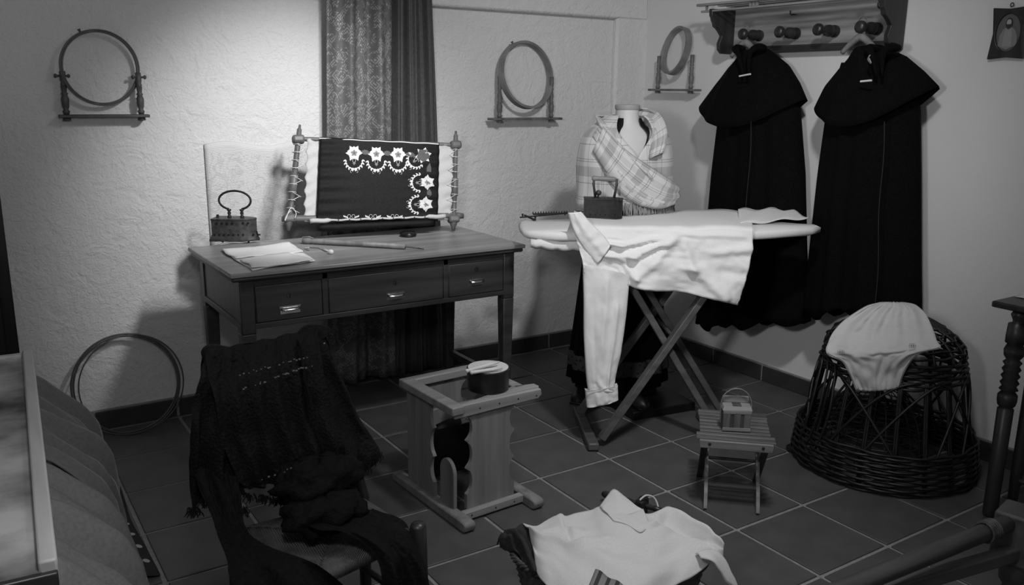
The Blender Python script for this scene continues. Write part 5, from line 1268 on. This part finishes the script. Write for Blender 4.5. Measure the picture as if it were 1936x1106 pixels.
for p in (A0 + nn * .06 + dd * .05, B0 + nn * .06 - dd * .05, A0 + nn * .78 + dd * .05, B0 + nn * .78 - dd * .05):
    q = MB(); q.box((p.x, p.y, .31), (.06, .06, .62)); q.build('leg', M_black, ct, bevel=.004)
# hanging skirts
prof_ = [aY(x, y, -1.30) for x, y in [(86, 738), (112, 768), (146, 790), (172, 826), (188, 880), (196, 930), (204, 985), (216, 1045)]]
prof_[-1].z = .015; prof_[0] = V((-.36, -1.3, .70)); prof_[1] = V((-.27, -1.3, .64))
for idx, (ya, yb_, lab, mm, sd) in enumerate(((-1.24, -1.84, 'grey gathered skirt hanging below the table rim, the farther one', M_drape, 0), (-1.80, -2.55, 'lighter grey skirt hanging below the table rim, the nearer one', mat('grey_drape_light', .17, .85, scale=120, amt=.12, bump=.25, spec=.15), 3))):
    t = thing('hanging_skirt', lab, 'skirt', (-.2, (ya + yb_) / 2, .3), 0, 'grey skirts hanging at the left table'); rows = []
    for i in range(70):
        s_ = i / 69; y = lerp(ya, yb_, s_); r = []
        for j in range(40):
            v = j / 39; p = poly(prof_, v); dx = (y + 1.3) * -.05 * -1
            f = .030 * (.4 + .6 * v) * sin(s_ * 27 + v * 4.5 + sd) + .016 * sin(s_ * 43 + v * 4 + sd) + .02 * ns((s_ * 6, v * 3, sd))
            e = .10 * (1 - min(1, s_ * 5)) if idx == 0 else .07 * (1 - min(1, s_ * 6))
            r.append(V((p.x + (y + 1.3) * .055 + f * (.25 + .75 * min(1, v * 3)) - e * v * .4, y - .05 * v * idx, max(p.z + f * .5 * (v < .9), .01))))
        rows.append(r)
    q = MB(); q.grid(rows); q.build('fabric', mm, t, smooth=True, solid=.004)
    if idx == 0: farrows = rows
t = thing('polka_dot_band', 'dark cloth band with pale dots beside the hanging skirts', 'cloth', (-.07, -.9, .03))
rows = []
for i in range(30):
    s_ = i / 29; y = lerp(-.42, -1.32, s_); rows.append([V((lerp(-.145, -.012, v / 12) + .006 * sin(s_ * 8), y, .006 + .045 * (1 - v / 12) + .004 * sin(s_ * 15 + v * .3))) for v in range(13)])
q = MB(); q.grid(rows); q.build('band', M_navy, t, smooth=True, solid=.003)
random.seed(4)
for i in range(9):
    for j in range(5):
        a = rows[2 + i * 3][2 + j * 2]; b = rows[3 + i * 3][2 + j * 2]; c = rows[2 + i * 3][3 + j * 2]; e1 = (b - a).normalized(); e2 = (c - a).normalized(); n3 = e1.cross(e2).normalized(); n3 = n3 if n3.z > 0 else -n3
        q = MB(); q.prism([a + n3 * .003 + (e1 * cos(w_) + e2 * sin(w_)) * .011 for w_ in [2 * pi * k / 12 for k in range(12)]], n3 * .001); q.build('dot', M_dot, t)

cb_ = thing('dark_cupboard', 'tall dark cupboard edge with a small turned knob, far left', 'cupboard', (-.62, -.22, 0))
q = MB(); q.prism([(-1.0, -.42, 0), (-.262, -.42, 0), (-.262, -.04, 0), (-1.0, -.04, 0)], (0, 0, 1.30)); q.build('carcass', M_black, cb_, bevel=.004)
q = MB(); q.prism([(-1.0, -.43, 1.30), (-.25, -.43, 1.30), (-.25, -.03, 1.30), (-1.0, -.03, 1.30)], (0, 0, .02)); q.build('cornice', M_dark, cb_, bevel=.006)
q = MB(); q.lathe([(0, .02), (.01, .012), (.02, .022), (.035, .026), (.045, .02), (.055, .008), (.062, .002)], (-.275, -.40, 1.32), (-.275, -.40, 1.4), 16); q.build('knob', M_dark, cb_, smooth=True)
q = MB(); q.prism([(-.95, -.425, .1), (-.30, -.425, .1), (-.30, -.425, 1.25), (-.95, -.425, 1.25)], (0, -.012, 0)); q.build('door', M_black, cb_, bevel=.004)

# ============================================================ RIGHT: SIDE TABLE, CHAIR, ROLLER FRAME
tt = thing('side_table', 'dark table with turned legs against the right wall', 'table', (2.72, -2.68, 0))
q = MB(); q.box((2.725, -2.72, .762), (.49, .69, .022)); q.build('tabletop', M_dark, tt, bevel=.006)
q = MB(); q.box((2.74, -2.72, .725), (.36, .56, .05)); q.build('apron', M_dark, tt)
tp = [(0, .020), (.01, .024), (.06, .024), (.40, .026), (.405, .020), (.415, .028), (.43, .031), (.45, .031), (.465, .020)] + [(.47 + k * .012, .030 if k % 2 == 0 else .022) for k in range(9)] + [(.575, .020), (.59, .03), (.61, .032), (.63, .024), (.635, .032), (.66, .032), (.70, .030), (.705, .018), (.712, .018), (.73, .026), (.74, .022), (.75, .015)]
for x, y in ((2.535, -2.445), (2.93, -2.445), (2.535, -3.0), (2.93, -3.0)):
    q = MB(); q.lathe(tp, (x, y, 0), (x, y, 1), 18); q.build('leg', M_dark, tt, smooth=True)
dl = thing('doily', 'small white cloth on the dark side table at the right edge', 'cloth', (2.75, -2.6, .775))
q = MB(); q.grid([[V((2.60 + .3 * u / 10, -2.75 + .36 * v / 10, .776 + .0015 * sin(u * 2 + v))) for u in range(11)] for v in range(11)]); q.build('fabric', M_white2, dl, smooth=True, solid=.002)
rc = thing('rush_stool', 'rush seated chair tucked behind the turned leg of the side table', 'chair', (2.77, -2.66, 0))
rows = [[V((2.60 + .34 * u / 12, -2.49 - .32 * v / 12, .42 + .012 * sin(pi * u / 12) * sin(pi * v / 12) + .003 * (v % 2))) for u in range(13)] for v in range(13)]
q = MB(); q.grid(rows); q.build('seat', M_rush, rc, smooth=True, solid=.03)
for x, y, h_ in ((2.595, -2.485, .66), (2.945, -2.485, .44), (2.595, -2.815, .66), (2.945, -2.815, .44)):
    q = MB(); q.lathe([(0, .015), (.2, .019), (h_ - .02, .018), (h_, .008)], (x, y, 0), (x, y, 1), 12); q.build('post', M_dark, rc, smooth=True)
for z in (.14, .26, .52, .62):
    q = MB(); q.tube([(2.595, -2.485, z), (2.595, -2.815, z)], .010, 8); q.build('rung', M_dark, rc)
for z in (.16, .28):
    q = MB(); q.tube([(2.595, -2.485, z), (2.945, -2.485, z)], .010, 8); q.build('rung', M_dark, rc)

rf = thing('roller_frame', 'heavy wooden frame with two round bars in the lower right corner', 'frame', (2.06, -2.78, 0))
M_rf = mat('frame_wood', .065, .55, 'woodx', 24, .4, .2)
bk = aZ(1905, 960, .32)
q = MB(); q.box((bk.x + .02, bk.y - .03, .245), (.11, .11, .15), Matrix.Rotation(R_(12), 3, 'Z')); q.build('corner_block', M_rf, rf, bevel=.008)
q = MB(); q.lathe([(0, .025), (.02, .035), (.06, .03), (.09, .02), (.11, .034), (.15, .036), (.17, .03)], (bk.x + .02, bk.y - .03, 0), (bk.x + .02, bk.y - .03, 1), 16); q.build('foot', M_rf, rf, smooth=True)
e1 = aZ(1600, 1112, .29); s1 = V((bk.x - .02, bk.y - .02, .29))
q = MB(); q.tube([e1 + (e1 - s1) * .5, e1, s1], .024, 14); q.build('round_bar', M_rf, rf, smooth=True)
e2 = aZ(1690, 1112, .21) ; s2 = V((bk.x - .0, bk.y - .05, .21))
q = MB(); q.bar(e2 + (e2 - s2) * .5, s2, .035, .04); q.build('flat_bar', M_rf, rf, bevel=.006)
q = MB(); c = s1.lerp(e1, .12); d3 = (e1 - s1).normalized()
for k in range(5): q.tube([c + d3 * (k * .009) + (V((0, 0, 1)) * cos(w_) + d3.cross(V((0, 0, 1))) * sin(w_)) * .0275 for w_ in [2 * pi * j / 14 for j in range(14)]], .004, 5, closed=True)
o = q.build('rope_binding', M_wick2, rf, smooth=True); o['kind'] = 'stuff'
